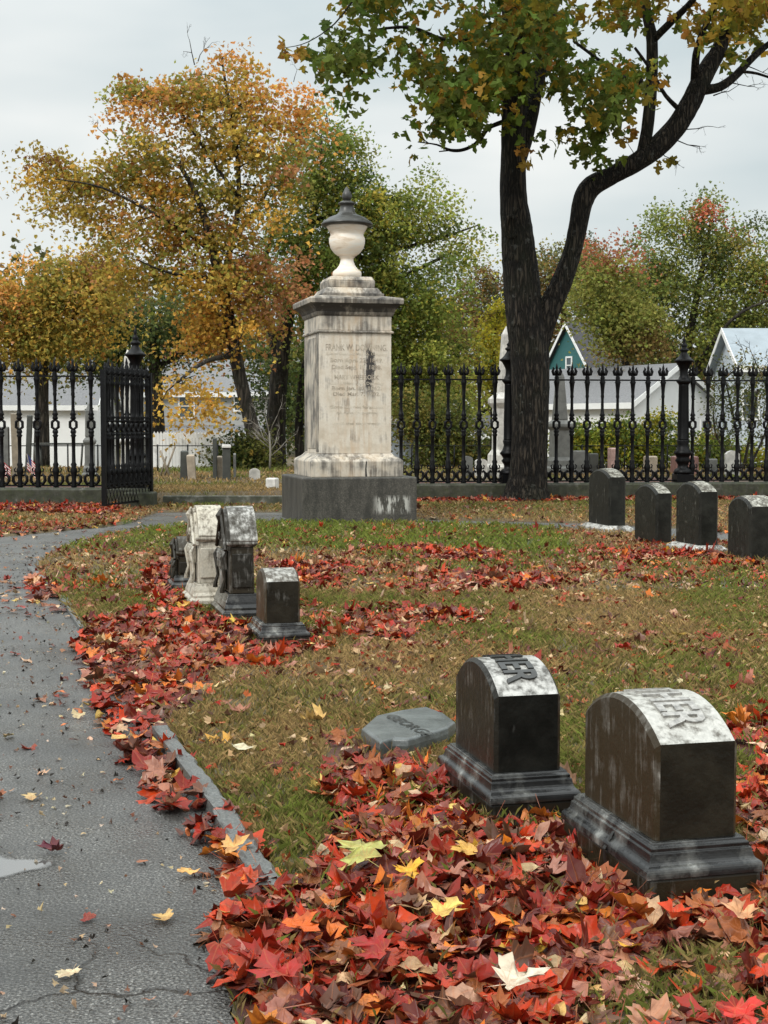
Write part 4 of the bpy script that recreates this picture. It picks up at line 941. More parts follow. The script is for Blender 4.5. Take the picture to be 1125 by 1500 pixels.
def big_maple():
    rng = np.random.default_rng(31); Y0 = 23.0; pm = Y0 / F
    base = P(771, 733, Y0)
    t = thing('maple_tree', 'large dark forked maple tree in front of the iron fence, green and yellow leaves overhead', 'tree', (base[0], Y0, 0))
    def Q(px, py, w_, dy=0):
        p = P(px, py, Y0 + dy); return (p[0] - base[0], p[1] - Y0, p[2], w_ / 2 * (Y0 + dy) / F)
    T = MB()
    limb(T, [Q(771, 748, 96), Q(771, 735, 76), Q(772, 715, 62), Q(774, 690, 56), Q(776, 640, 53), Q(777, 580, 54), Q(776, 520, 57), Q(772, 480, 58), Q(766, 440, 54), Q(763, 400, 52), Q(760, 370, 50), Q(757, 335, 46), Q(752, 290, 39), Q(752, 230, 36), Q(753, 160, 36), Q(757, 110, 36), Q(757, 70, 33), Q(752, 20, 34), Q(748, -50, 30, .2), Q(752, -160, 22, .5), Q(745, -300, 12, .8)], 22, .035, 5)
    limb(T, [Q(780, 525, 38), Q(792, 484, 38), Q(805, 452, 34), Q(822, 415, 30), Q(838, 370, 27), Q(848, 325, 28), Q(855, 292, 30), Q(868, 272, 30), Q(900, 255, 27), Q(935, 236, 28), Q(965, 213, 30), Q(992, 183, 30), Q(1012, 150, 30), Q(1024, 125, 28), Q(1038, 98, 26, .1), Q(1054, 70, 22, .2), Q(1070, 20, 18, .3), Q(1080, -80, 14, .5)], 16, .05, 5)
    limb(T, [Q(754, 250, 26, .0), Q(772, 190, 24, .2), Q(785, 130, 22, .5), Q(800, 60, 20, 1), Q(812, -20, 16, 1.4), Q(830, -160, 10, 2)], 10)
    limb(T, [Q(940, 232, 20), Q(948, 190, 18), Q(954, 130, 17), Q(955, 60, 16), Q(946, 10, 14), Q(940, -80, 10)], 10)
    limb(T, [Q(955, 60, 12), Q(985, 30, 11, -.2), Q(1015, 0, 9, -.4), Q(1060, -60, 6, -.8)], 8)
    limb(T, [Q(1018, 118, 13), Q(1020, 80, 11, -.2), Q(1030, 45, 9, -.4), Q(1048, 5, 7, -.6), Q(1060, -50, 5, -.8)], 8)
    limb(T, [Q(1030, 132, 15), Q(1055, 127, 13), Q(1078, 110, 12, .1), Q(1105, 82, 10, .2), Q(1140, 55, 8, .3), Q(1230, 0, 6, .5)], 8)
    limb(T, [Q(1085, 105, 5, .1), Q(1110, 108, 4, .1), Q(1150, 122, 3, .1)], 6)
    limb(T, [Q(1045, 60, 8, .2), Q(1080, 35, 7, 0), Q(1125, 15, 6, -.2), Q(1180, -20, 4, -.4)], 8)
    limb(T, [Q(738, 42, 14), Q(715, 52, 11, -.2), Q(690, 60, 9, -.5), Q(650, 58, 6, -.9), Q(600, 40, 5, -1.4), Q(540, 45, 3, -1.8)], 8)
    limb(T, [Q(738, 178, 8), Q(715, 188, 7, -.1), Q(700, 208, 6, -.2), Q(680, 219, 5.5, -.3), Q(660, 220, 4.5, -.4), Q(640, 212, 2.6, -.4), Q(612, 208, 1.6, -.5)], 6)
    limb(T, [Q(660, 220, 2.5, -.4), Q(643, 222, 1.8, -.4)], 5, k=2); limb(T, [Q(628, 210, 2, -.45), Q(612, 198, 1.2, -.5)], 5, k=2); limb(T, [Q(700, 208, 4, -.2), Q(705, 196, 3, -.25)], 5, k=2)
    limb(T, [Q(736, 60, 4), Q(712, 78, 3, -.3), Q(695, 110, 2, -.5), Q(682, 122, 1.3, -.5)], 5)
    limb(T, [Q(938, 120, 10), Q(925, 118, 9, -.2), Q(905, 110, 7, -.5), Q(880, 90, 5, -.8), Q(840, 60, 4, -1.1)], 6)
    limb(T, [Q(1000, 165, 8), Q(975, 140, 6, -.2), Q(955, 105, 5, -.4), Q(930, 70, 4, -.6)], 6)
    limb(T, [Q(760, 20, 12), Q(700, -20, 10, -.8), Q(620, -40, 7, -1.6), Q(540, -20, 4, -2.2), Q(490, 35, 2.2, -2.5), Q(450, 62, 1.4, -2.6), Q(418, 70, 1, -2.6)], 8)
    for (px, py, dx, dz, r) in ((1045, 140, .8, .25, .012), (990, 205, .9, -.2, .011), (960, 215, .7, -.45, .011), (1000, 190, .9, .1, .01), (1060, 120, .8, -.1, .012), (930, 235, -.3, .6, .009), (780, 100, .5, .3, .012), (1090, 95, .9, -.3, .011)):
        q = Q(px, py, 1); d = np.array([dx, rng.uniform(-.3, .3), dz]); d /= np.linalg.norm(d); twigs(T, np.array(q[:3]), d, r, 3, rng)
    tr = T.build('trunk', MT['bark'], t, fix=False)
    # knot hole on the left stem
    kq = np.array(Q(747, 335, 1)[:3]); kq[1] -= .27
    K = MB(); K.tube([(kq[0] + .085 * math.cos(a), kq[1] + .03 * abs(math.cos(a)), kq[2] + .16 * math.sin(a)) for a in np.linspace(0, 2 * math.pi, 17)[:-1]], .035, 8, closed=True)
    K.add([(kq[0] + .08 * math.cos(a), kq[1] + .02, kq[2] + .15 * math.sin(a)) for a in np.linspace(0, 2 * math.pi, 17)[:-1]], [tuple(range(16))]); K.build('knot', MT['bark'], t, fix=False)
    # crown: twig-end clusters of hanging maple leaves, spread in depth
    polys = [([(478, -20), (520, 12), (486, 40), (475, 95), (508, 105), (520, 78), (545, 130), (590, 138), (612, 180), (640, 192), (700, 190), (715, 160), (738, 120), (738, -20)], 200, (-2.6, .8)),
             ([(520, 130), (545, 125), (560, 150), (505, 160)], 0, (0, 0)),
             ([(738, -20), (738, 120), (765, 180), (800, 190), (850, 188), (905, 175), (935, 150), (955, 90), (1020, 70), (1040, 90), (1100, 70), (1135, 45), (1135, -20)], 230, (-2.4, 2.4)),
             ([(790, 190), (875, 240), (900, 205), (870, 170), (800, 170)], 10, (-1.4, 0)),
             ([(400, -330), (1240, -330), (1300, -60), (1180, 10), (1100, -20), (480, -20), (390, -120)], 560, (-3.5, 3.8)),
             ([(1100, 60), (1250, 20), (1300, -60), (1150, -40), (1060, 20)], 60, (-2, 1))]
    cl = []
    for poly, n, (d0, d1) in polys:
        if not n: continue
        xs = [p[0] for p in poly]; ys = [p[1] for p in poly]; k = 0
        while k < n:
            x, y = rng.uniform(min(xs), max(xs)), rng.uniform(min(ys), max(ys))
            if not inpoly(np.array([x]), np.array([y]), poly)[0]: continue
            if y > -20 and fbm(np.array([x / 40.]), np.array([y / 40.]), 2)[0] < .56: continue
            dy = rng.uniform(d0, d1); q = P(x, y, Y0 + dy); cl.append((q, .21, (rng.random() < .2) or (x > 940 and rng.random() < .65) or (y < 20 and x > 740 and rng.random() < .4))); k += 1
    for (x, y, nn, dy, yl) in ((432, 70, 3, -2.6, 1), (418, 82, 1, -2.6, 1), (455, 88, 1, -2.5, 0), (490, 145, 2, -2.3, 0), (515, 150, 3, -2.2, 0), (505, 88, 3, -2.2, 0), (800, 210, 3, -1, 0), (878, 200, 3, -1, 0), (852, 228, 3, -.8, 0), (885, 232, 3, -.7, 0), (965, 238, 1, .2, 1), (925, 200, 2, .3, 1), (770, 225, 2, -1, 1), (830, 190, 3, -.6, 1), (900, 175, 3, -.6, 0), (690, 185, 3, -.3, 0), (660, 190, 3, -1, 0), (775, 100, 6, -1, 0), (760, 130, 5, -1, 0), (755, 180, 4, -.9, 0), (745, 10, 6, -1, 0), (790, 30, 6, -1, 1)):
        for _ in range(nn): cl.append((P(x + rng.normal(0, 6), y + rng.normal(0, 6), Y0 + dy), .10, yl))
    pos = []; col = []
    for q, rad, yl in cl:
        n = rng.integers(7, 13) if rad > .15 else rng.integers(3, 6)
        pp_ = q + rng.normal(0, 1, (n, 3)) * np.array([rad, rad, rad * .8]); pos.append(pp_)
        b_ = np.array([.095, .125, .022]) if not yl else np.array([(.26, .17, .02), (.20, .17, .025), (.27, .16, .03)][rng.integers(3)])
        cc = b_ * rng.uniform(.6, 1.5, (n, 1)) * rng.uniform(.85, 1.15, (n, 3))
        yr = rng.random(n) < .09; cc[yr] = np.array([.26, .19, .02]); col.append(cc)
    pos = np.concatenate(pos) - np.array([base[0], Y0, 0]); col = np.concatenate(col); n = len(pos)
    nrm = rng.normal(0, .8, (n, 3)) + np.array([0, -.35, .35]); a = rng.normal(0, 1, (n, 3)) * .6; head = np.cross(np.array([0, 0, -1.0]) + a, nrm)
    Rm = frames(nrm, head)
    V, Tt, L = leafcloud(MAPLE_LO, pos, Rm, rng.uniform(.10, .19, n), tuple(np.array(v) for v in (rng.normal(0, .3, n), rng.normal(-.2, .3, n), rng.normal(0, .3, n), rng.random(n) * 6)))
    bigmesh('crown', V, Tt, MT['foliage'], t, attrs={'col': ('FLOAT_COLOR', percol(col, len(MAPLE_LO[0])))})
big_maple()

def far_tree(name, label, Y, trunk, blobs, pal, leaf=.16, dens=1.0, group=None, tpl=CARD, seed=1, flat=.55, clump=.42, per=46, bare=0, limbs=True, extra=(), cat='tree', mat='foliage', hollow=.25, zmin=None):
    """trunk: list of limbs of (px,py,width px[,dY]); blobs: (px,py,rx,ry,n clumps[,palette index])"""
    rng = np.random.default_rng(seed); b0 = trunk[0][0]; base = P(b0[0], b0[1], Y); bz = float(H0(base[0], Y)); org = np.array([base[0], Y, bz])
    t = thing(name, label, cat, org, 0, group); pm = Y / F; T = MB()
    paths = []
    for lb in trunk:
        q = []
        for w_ in lb:
            dy = w_[3] if len(w_) > 3 else 0; p = P(w_[0], w_[1], Y + dy) - org; q.append((p[0], p[1], p[2], w_[2] / 2 * pm))
        if lb is trunk[0]: q[0] = (q[0][0], q[0][1], -.1, q[0][3] * 1.15)
        limb(T, q, 8, .06); paths += smooth_path(q, 4)
    nodes = np.array([p[:3] for p in paths]); nr = np.array([p[3] for p in paths])
    P_ = []; K_ = []; cc = []
    for bl in blobs:
        px, py, rx, ry, n = bl[:5]; kk = bl[5] if len(bl) > 5 else None; c = P(px, py, Y + (bl[6] if len(bl) > 6 else 0)) - org
        for _ in range(int(n * dens)):
            d = rng.normal(0, 1, 3); d /= np.linalg.norm(d); r = rng.uniform(hollow, 1) ** .45 * max(.3, 1 + rng.normal(0, .22))
            p = c + d * r * np.array([rx * pm, (rx + ry) * .5 * pm, ry * pm]); cc.append((p, kk))
    order = sorted(range(len(cc)), key=lambda i: np.min(((nodes - cc[i][0]) ** 2).sum(1)))
    for i in order:
        p, kk = cc[i]
        if limbs and len(nodes) < 4000:
            # nearest node that lies lower or level
            dd = ((nodes - p) ** 2).sum(1) + np.maximum(nodes[:, 2] - p[2], 0) ** 2 * 3 + (nr < .012) * .5; j = int(np.argmin(dd)); a = nodes[j]; L = math.sqrt(((p - a) ** 2).sum())
            if L > .15:
                r0 = min(nr[j] * .7, .012 + .016 * L); mid = (a + p) / 2 + np.array([0, 0, -.06 * L]) + rng.normal(0, .06, 3) * L
                T.tube([a, mid, p], [r0, r0 * .75, r0 * .4], 5); nodes = np.vstack([nodes, mid, p]); nr = np.append(nr, [r0 * .75, r0 * .5])
        if rng.random() < bare: twigs(T, p, np.array([rng.normal(0, .4), 0, 1.0]), .012, 3, rng); continue
    for (px, py, dx, dz, r, dep) in extra:
        twigs(T, P(px, py, Y) - org, np.array([dx, 0, dz]) / math.hypot(dx, dz), r, dep, rng)
    T.build('trunk', MT['bark2'], t, fix=False)
    pos = []; col = []; palw = np.array([p[1] for p in pal], float); palw /= palw.sum()
    per = per * 2.6; leaf = leaf * .57
    for p, kk in cc:
        k = rng.choice(len(pal), p=palw) if kk is None or rng.random() < .25 else kk; n = int(per * rng.uniform(.5, 1.4)); cs = clump * rng.uniform(.6, 1.3)
        q = rng.normal(0, 1, (n, 3)) * np.array([cs, cs, cs * flat]); q[:, 2] -= .25 * (q[:, 0] ** 2 + q[:, 1] ** 2) / cs; pos.append(p + q)
        c_ = np.array(pal[k][0]) * rng.uniform(.75, 1.3); col.append(c_ * rng.uniform(.7, 1.35, (n, 1)) * rng.uniform(.9, 1.1, (n, 3)))
    pos = np.concatenate(pos); col = np.concatenate(col)
    if zmin is not None: k = pos[:, 2] > zmin; pos = pos[k]; col = col[k]
    n = len(pos)
    nrm = rng.normal(0, .75, (n, 3)) + np.array([0, -.1, .6]); head = rng.normal(0, 1, (n, 3)) * np.array([1, 1, .5])
    V, Tt, L = leafcloud(tpl, pos, frames(nrm, head), leaf * rng.uniform(.65, 1.3, n), tuple(np.array(v) for v in (rng.normal(0, .4, n), rng.normal(0, .4, n), rng.normal(0, .3, n), rng.random(n) * 6)))
    bigmesh('crown', V, Tt, MT[mat], t, attrs={'col': ('FLOAT_COLOR', percol(col, len(tpl[0])))})
    return t
GOLD = [((.56, .35, .07), 5), ((.42, .31, .065), 7), ((.27, .26, .06), 6), ((.56, .28, .07), 2.2), ((.38, .19, .08), 1.0)]
OLIV = [((.29, .30, .06), 4), ((.19, .23, .05), 4), ((.40, .34, .06), 2), ((.12, .155, .04), 2.5)]
DKGR = [((.09, .12, .04), 4), ((.13, .155, .045), 3), ((.06, .085, .03), 3), ((.20, .18, .05), 1)]
gT = 'trees behind the iron fence'
far_tree('maple_tree', 'tall golden orange maple behind the left fence, widest crown on the skyline', 37.0,
    [[(378, 672, 24), (372, 640, 22), (358, 580, 20), (345, 520, 19), (330, 440, 17), (312, 370, 14), (300, 320, 11), (285, 280, 8), (262, 240, 6)],
     [(325, 420, 12), (340, 350, 9), (350, 290, 7), (345, 200, 6), (330, 120, 4), (325, 85, 2)], [(312, 370, 10), (280, 345, 7), (230, 315, 5, -1), (150, 275, 3, -1.5), (80, 262, 1.4, -2)],
     [(340, 350, 8), (380, 300, 6, 1), (410, 240, 5, 1.3), (450, 180, 3, 1.5)], [(345, 520, 9), (300, 530, 6, -2), (260, 560, 4, -3)], [(322, 410, 8), (250, 400, 4, -1.0), (200, 380, 1.6, -1.6)], [(350, 290, 6), (300, 220, 4), (250, 140, 3)]],
    [(315, 130, 70, 45, 34), (220, 150, 55, 50, 24, 3), (380, 140, 45, 45, 14, 3), (250, 230, 90, 60, 44), (350, 230, 80, 70, 40), (160, 260, 90, 40, 34, 1), (90, 260, 50, 45, 18), (120, 310, 60, 25, 14, 1), (230, 330, 90, 40, 34), (330, 330, 80, 60, 36),
     (420, 260, 40, 60, 12, 2), (300, 410, 100, 50, 44), (390, 420, 50, 60, 24, 4), (200, 400, 60, 35, 18, 1), (440, 160, 45, 35, 10, 3), (350, 470, 70, 40, 22, 0), (285, 480, 45, 35, 12, 3), (280, 560, 40, 22, 7, 0, -3), (248, 600, 18, 22, 4, 0, -3), (320, 600, 22, 14, 4, 0, -3), (330, 90, 40, 18, 6, 3)],
    GOLD, .18, .7, gT, seed=5, clump=.38, per=40, hollow=.1, flat=.42, extra=[(285, 95, -.2, 1, .016, 4), (290, 90, .5, 1, .014, 4), (160, 205, -.8, .8, .014, 3), (75, 305, -.8, -.4, .012, 3), (430, 120, .3, 1, .01, 3)])
far_tree('shade_tree', 'tall olive green tree with dark trunks directly behind the urn monument', 41.0,
    [[(402, 690, 30), (404, 620, 28), (410, 540, 26), (422, 460, 20), (440, 390, 15), (455, 330, 10), (470, 260, 7), (470, 200, 4)], [(410, 540, 16), (395, 470, 13), (380, 420, 9), (400, 340, 6)], [(440, 390, 10), (500, 385, 8), (560, 370, 6), (640, 350, 4), (700, 330, 2)],
     [(430, 430, 10), (500, 440, 7), (600, 400, 6), (660, 370, 4)], [(455, 330, 7), (520, 290, 5), (590, 290, 3)], [(440, 690, 14), (438, 620, 12), (445, 540, 9), (470, 480, 7), (520, 430, 5)]],
    [(460, 240, 55, 60, 36, 1), (430, 330, 60, 60, 36), (520, 290, 60, 60, 40), (545, 360, 80, 55, 46), (600, 310, 40, 40, 14), (640, 310, 40, 45, 9, 0), (680, 350, 40, 25, 7, 1), (480, 420, 90, 50, 50, 1), (590, 430, 80, 60, 46, 1), (630, 500, 60, 60, 36, 0), (560, 520, 70, 70, 40, 1), (480, 520, 60, 60, 24, 3), (500, 600, 60, 40, 16, 3), (500, 210, 30, 30, 8, 1), (620, 270, 25, 25, 4, 1), (610, 590, 60, 50, 24, 0), (660, 590, 40, 50, 14, 0)],
    OLIV, .16, 1.05, gT, seed=6, clump=.36, per=50, hollow=.1, flat=.6)
far_tree('maple_tree', 'low orange maple crown at the left edge above the white barn', 47.0, [[(60, 680, 22), (62, 560, 18), (66, 480, 12), (80, 420, 7)], [(62, 520, 10), (20, 460, 7), (-60, 430, 4)], [(64, 500, 9), (120, 450, 6), (150, 420, 3)]],
    [(90, 410, 60, 35, 34), (30, 440, 60, 40, 34), (130, 440, 50, 45, 26), (-50, 450, 70, 50, 24), (70, 470, 70, 40, 30), (160, 400, 40, 30, 10), (-10, 500, 80, 30, 20, 1), (90, 500, 70, 25, 16, 2)], GOLD, .2, 1, gT, seed=8, clump=.5, per=46)
far_tree('shade_tree', 'dark green tree low behind the golden maple, above the gate', 52.0, [[(230, 680, 24), (228, 560, 20), (225, 480, 12)], [(228, 560, 10), (170, 500, 6)], [(226, 540, 10), (300, 500, 6)]],
    [(150, 480, 60, 40, 26), (230, 460, 70, 40, 34), (310, 475, 60, 36, 26), (405, 560, 26, 50, 18), (200, 520, 70, 25, 16), (100, 500, 60, 30, 16), (450, 600, 50, 50, 22)], DKGR, .2, 1.15, gT, seed=9, clump=.55, per=50)
far_tree('shade_tree', 'large green tree with reddish tips at the right, above the white house', 58.0, [[(1000, 690, 24), (1002, 600, 20), (1006, 520, 14), (1020, 440, 10), (1035, 360, 6), (1045, 300, 3)], [(1005, 560, 12), (1060, 500, 9), (1100, 440, 6)], [(1005, 540, 10), (950, 470, 7), (930, 400, 4)], [(1004, 560, 9), (1070, 470, 5, -2), (1125, 440, 3, -2)]],
    [(1045, 300, 30, 25, 7, 4), (990, 330, 45, 40, 18), (1060, 350, 50, 45, 26), (1110, 370, 50, 50, 26), (1000, 410, 70, 50, 44), (1080, 430, 70, 50, 40), (930, 440, 60, 50, 34), (950, 500, 70, 35, 28), (1050, 500, 80, 35, 30), (1150, 450, 50, 70, 20), (950, 380, 40, 35, 9)],
    [((.26, .27, .06), 4), ((.18, .21, .055), 4), ((.34, .29, .07), 2), ((.11, .14, .045), 1.5), ((.50, .16, .09), .2)], .20, .9, gT, seed=10, clump=.5, per=52, hollow=.1)
far_tree('maple_tree', 'rust tinged olive tree right of the big trunk, above the green house', 54.0, [[(930, 690, 20), (926, 600, 16), (915, 520, 10), (900, 440, 6)], [(915, 520, 8), (880, 480, 5)]],
    [(915, 365, 20, 22, 5, 1), (890, 420, 45, 40, 30, 0), (890, 455, 35, 30, 22, 0), (930, 470, 45, 40, 26, 0), (935, 500, 45, 22, 14, 2), (865, 370, 18, 18, 3, 1)],
    [((.25, .25, .06), 5), ((.40, .15, .08), .3), ((.24, .16, .055), 2.0), ((.12, .15, .045), 3)], .2, 1.0, gT, seed=12, clump=.46, per=50)
far_tree('shade_tree', 'pale olive tree with thin top seen through the fork of the big trunk', 70.0, [[(830, 690, 16), (828, 560, 12), (826, 450, 8), (825, 390, 4)]],
    [(830, 375, 45, 28, 20), (800, 410, 45, 40, 22), (850, 430, 50, 60, 28), (700, 410, 30, 30, 9), (720, 440, 50, 40, 24, 2), (690, 480, 50, 50, 26, 2), (790, 480, 50, 60, 24)], [((.22, .20, .06), 4), ((.15, .15, .05), 3), ((.24, .14, .05), 2), ((.09, .10, .04), 2)], .22, 1.1, gT, seed=13, clump=.55, per=48)
far_tree('yellow_shrub', 'bright yellow leafed young tree just left of the big trunk', 43.0, [[(722, 690, 8), (722, 600, 7), (724, 520, 5), (728, 460, 2)]],
    [(728, 460, 16, 22, 8), (722, 500, 20, 30, 12), (725, 550, 22, 40, 12)], [((.42, .36, .04), 4), ((.26, .26, .04), 3)], .14, 1.2, gT, seed=14, clump=.28, per=44)
# understorey: hedge, shrubs and bushes behind the graves
gS = 'shrubs behind the graves'
far_tree('hedge', 'yellow green leafy hedge in front of the white house', 35.0, [[(920, 688, 5), (920, 660, 4), (921, 640, 2)]],
    [(830, 650, 22, 22, 14), (870, 652, 30, 26, 24), (920, 650, 34, 30, 26), (960, 655, 28, 28, 22), (905, 630, 16, 14, 6), (968, 615, 12, 16, 5, 1), (1040, 660, 28, 26, 18), (845, 628, 10, 12, 4), (1090, 665, 30, 22, 12)], [((.19, .22, .035), 4), ((.36, .32, .04), 2.2), ((.10, .14, .03), 3)], .13, 1.3, gS, seed=15, clump=.24, per=40, cat='hedge', zmin=.05)
far_tree('bare_shrub', 'tangled half bare shrub at the right edge behind the fence', 33.0, [[(1085, 690, 5), (1080, 640, 4), (1070, 590, 3), (1062, 555, 2)], [(1088, 690, 5), (1100, 630, 4), (1110, 570, 3)], [(1082, 690, 4), (1050, 640, 3), (1045, 600, 2)], [(1095, 690, 4), (1125, 620, 3), (1120, 560, 2)]],
    [(1085, 560, 45, 40, 22), (1110, 600, 40, 50, 18), (1060, 610, 25, 40, 10), (1120, 545, 30, 20, 6)], [((.10, .12, .04), 4), ((.17, .16, .05), 2), ((.20, .14, .06), 1)], .10, 1.0, gS, seed=16, clump=.26, per=20, bare=.35, cat='shrub')
far_tree('shrub', 'dark green shrub beside the white picket fence', 34.5, [[(352, 690, 5), (352, 660, 4), (350, 640, 2)]], [(350, 655, 26, 30, 16), (380, 660, 24, 30, 12, 1), (330, 672, 16, 16, 6)], [((.05, .07, .02), 4), ((.12, .12, .03), 2)], .12, 1.2, gS, seed=17, clump=.26, per=40, cat='shrub')
far_tree('shrub', 'olive bushes behind the fence, right of the urn monument', 36.0, [[(660, 690, 5), (660, 650, 4), (660, 620, 2)]], [(625, 640, 30, 45, 22), (665, 650, 30, 40, 22), (705, 655, 24, 36, 16), (600, 600, 26, 40, 12), (655, 600, 40, 40, 18)], [((.14, .15, .035), 4), ((.24, .20, .05), 2), ((.07, .09, .03), 2)], .13, 1.2, gS, seed=18, clump=.3, per=44, cat='shrub', zmin=.0)
sap = thing('sapling', 'small bare sapling standing left of the urn monument', 'tree', (*P(395, 700, 33)[:2], .1))
T = MB(); rg = np.random.default_rng(4)
T.tube([(0, 0, 0), (.02, 0, .5), (0, 0, 1.0)], [.03, .024, .018], 6)
for i in range(9): a_ = rg.uniform(-.9, .9); twigs(T, np.array([.005, 0, .4 + .07 * i]), np.array([math.sin(a_), rg.normal(0, .3), math.cos(a_)]), .014, 3, rg)
T.build('trunk', simple('pale_bark', (.20, .18, .15), .8), sap, fix=False)
# woods far behind
def woods():
    rng = np.random.default_rng(77); pos = []; col = []
    xs = rng.uniform(-62, 62, 900); 
    for x in xs:
        y = rng.uniform(84, 104) + abs(x) * .1; top = 7.5 + 2.6 * vnoise(np.array([x / 6 + 40]), np.array([3.]))[0] + (2 if x < -8 else 0); z = rng.uniform(-1, 1) ** 2 * top if rng.random() < .6 else rng.uniform(0, top)
        n = 44; pos.append(np.array([x, y, z]) + rng.normal(0, 1, (n, 3)) * np.array([1.1, 1.1, .75]))
        c = np.array([(.10, .10, .035), (.16, .12, .04), (.07, .085, .03), (.20, .11, .04)][rng.integers(4)]); col.append(c * rng.uniform(.6, 1.3, (n, 1)))
    pos = np.concatenate(pos); col = np.concatenate(col); n = len(pos)
    V, Tt, L = leafcloud(CARD, pos, frames(rng.normal(0, .7, (n, 3)) + np.array([0, 0, .5]), rng.normal(0, 1, (n, 3))), .5 * rng.uniform(.6, 1.3, n))
    o = bigmesh('distant_woods', V, Tt, MT['foliage'], attrs={'col': ('FLOAT_COLOR', percol(col, 8))}); tag(o, 'distant autumn woods along the skyline', 'woods', kind='stuff')
woods()

# ------------------------------------------------------------------ houses
def clap(name, c, sc=9.0):
    m = M(name); wv = m.n('ShaderNodeTexWave', wave_type='BANDS', bands_direction='Z', wave_profile='SAW'); wv.inputs['Scale'].default_value = sc / 6.28 * 2; m.l(m.co(), wv.inputs[0])
    n = m.noise(1.5, 5); m.set(col=m.mix(m.ramp(n, (.4, 0.0), (.7, .25)), c, tuple(v * .7 for v in c)), rough=.6); m.bump(wv.outputs[1], .25, .02); return m.m
def shingle(name, c):
    m = M(name); n = m.noise(14, 4, .7, m.co((1, 1, 3))); m.set(col=m.ramp(n, (.3, tuple(v * .7 for v in c)), (.7, tuple(v * 1.25 for v in c))), rough=.8); m.bump(n, .4, .03); return m.m
MT['white_clap'] = clap('white_clapboard', (.86, .86, .84)); MT['grey_clap'] = clap('grey_clapboard', (.36, .36, .34)); MT['teal'] = clap('teal_clapboard', (.035, .13, .13)); MT['blue_clap'] = clap('pale_blue_clapboard', (.50, .55, .60))
MT['roof_grey'] = shingle('grey_shingles', (.17, .17, .175)); MT['roof_dark'] = shingle('dark_shingles', (.06, .058, .065)); MT['roof_pale'] = simple('pale_metal_roof', (.24, .28, .31), .5, .15, 2); MT['trim'] = simple('white_trim', (.78, .78, .76), .5, .05, 3)
MT['glass'] = simple('dark_window_glass', (.05, .07, .08), .08, .3, 1, bump=0, spec=.8); MT['brick'] = simple('red_brick', (.26, .09, .05), .8, .3, 20)
def house(name, label, gpx, Y, length, depth, rz, eave, ridge, wall, roof, wins=(), chimney=None, cat='house', over=.25, trim=True):
    """gpx: photo x of the centre; local x runs along the ridge, local -y is the long front"""
    p = P(gpx, 622, Y); z = float(H0(p[0], Y)); t = thing(name, label, cat, (p[0], Y, z), rz); hl, hd = length / 2, depth / 2; zt = eave - z; rt = ridge - z
    b = MB(); b.prism([(-hd, -.3), (-hd, zt), (0, rt - .03), (hd, zt), (hd, -.3)], 'x', -hl, hl); b.build('wall', MT[wall], t)
    sl = (rt - zt) / hd; r = MB(); o_ = over; th = .12
    for s in (-1, 1):
        y1 = s * (hd + o_); z1 = zt - sl * o_; r.prism([(0, rt), (y1, z1), (y1, z1 + th), (0, rt + th)], 'x', -hl - o_, hl + o_)
    ro = r.build('roof', MT[roof], t)
    if trim:
        tr = MB()
        for xx in (-hl - o_ - .03, hl + o_ + .005):
            for s in (-1, 1): tr.prism([(0, rt - .05), (s * (hd + o_), zt - sl * o_ - .08), (s * (hd + o_), zt - sl * o_ + th + .02), (0, rt + th + .02)], 'x', xx, xx + .025)
        for s in (-1, 1): tr.box(-hl - o_, hl + o_, s * (hd + o_ + .015) - .013, s * (hd + o_ + .015) + .013, zt - sl * o_ - .08, zt - sl * o_ + .13)
        tr.build('trim', MT['trim'], t)
    if chimney:
        c = MB(); cx, w_, h_ = chimney; c.box(cx - w_, cx + w_, -.3, .3, rt - .5, rt + h_); c.box(cx - w_ - .06, cx + w_ + .06, -.36, .36, rt + h_ + .001, rt + h_ + .1); c.build('chimney', MT['brick'], ro)
    for (face, u, zc, w_, h_) in wins:
        f = MB(); g = MB()
        def bx(mb, u0, u1, z0, z1, d0, d1):
            if face == 'f': mb.box(u0, u1, -hd - d1, -hd - d0, z0, z1)
            else: mb.box(hl + d0 if face == 'r' else -hl - d1, hl + d1 if face == 'r' else -hl - d0, u0, u1, z0, z1)
        k = .07
        for (a, b_, c, d) in ((u - w_, u + w_, zc + h_ - k, zc + h_), (u - w_, u + w_, zc - h_, zc - h_ + k), (u - w_, u - w_ + k, zc - h_ + k, zc + h_ - k), (u + w_ - k, u + w_, zc - h_ + k, zc + h_ - k), (u - w_ + k, u + w_ - k, zc - .02, zc + .02)): bx(f, a, b_, c, d, .001, .05)
        bx(g, u - w_ + k, u + w_ - k, zc - h_ + k, zc + h_ - k, .002, .02)
        fo = f.build('window', MT['trim'], t); g.build('pane', MT['glass'], fo)
    return t
z_at = lambda py, Y: float(P(500, py, Y)[2])
house('white_barn', 'long white clapboard barn with grey shingle roof behind the left fence', -10, 62, 9.6, 6, R(2), z_at(592, 59), z_at(520, 62), 'white_clap', 'roof_grey', [('f', -1.2, 1.5, .4, .45)], cat='barn')
hc = house('grey_house', 'grey two storey house with brick chimney seen under the golden maple', 318, 66, 5.6, 5, R(-6), z_at(574, 63), z_at(530, 66), 'grey_clap', 'roof_grey', [('f', -.8, 2.75, .38, .55), ('f', 1.6, 2.9, .3, .4), ('f', -.4, .9, .5, .5), ('f', 1.4, .9, .5, .5)], (-2.1, .3, .5))
pr = MB(); pr.prism([(-2.5, 1.75), (-4.2, 1.45), (-4.2, 1.55), (-2.5, 1.9)], 'x', -2.8, 2.8); pr.build('porch_roof', MT['roof_grey'], hc)
pr = MB(); pr.box(-2.8, 2.8, -4.26, -4.215, 1.36, 1.58)
for x in (-2.6, -.9, .9, 2.6): pr.box(x - .08, x + .08, -4.15, -4.0, 0, 1.46)
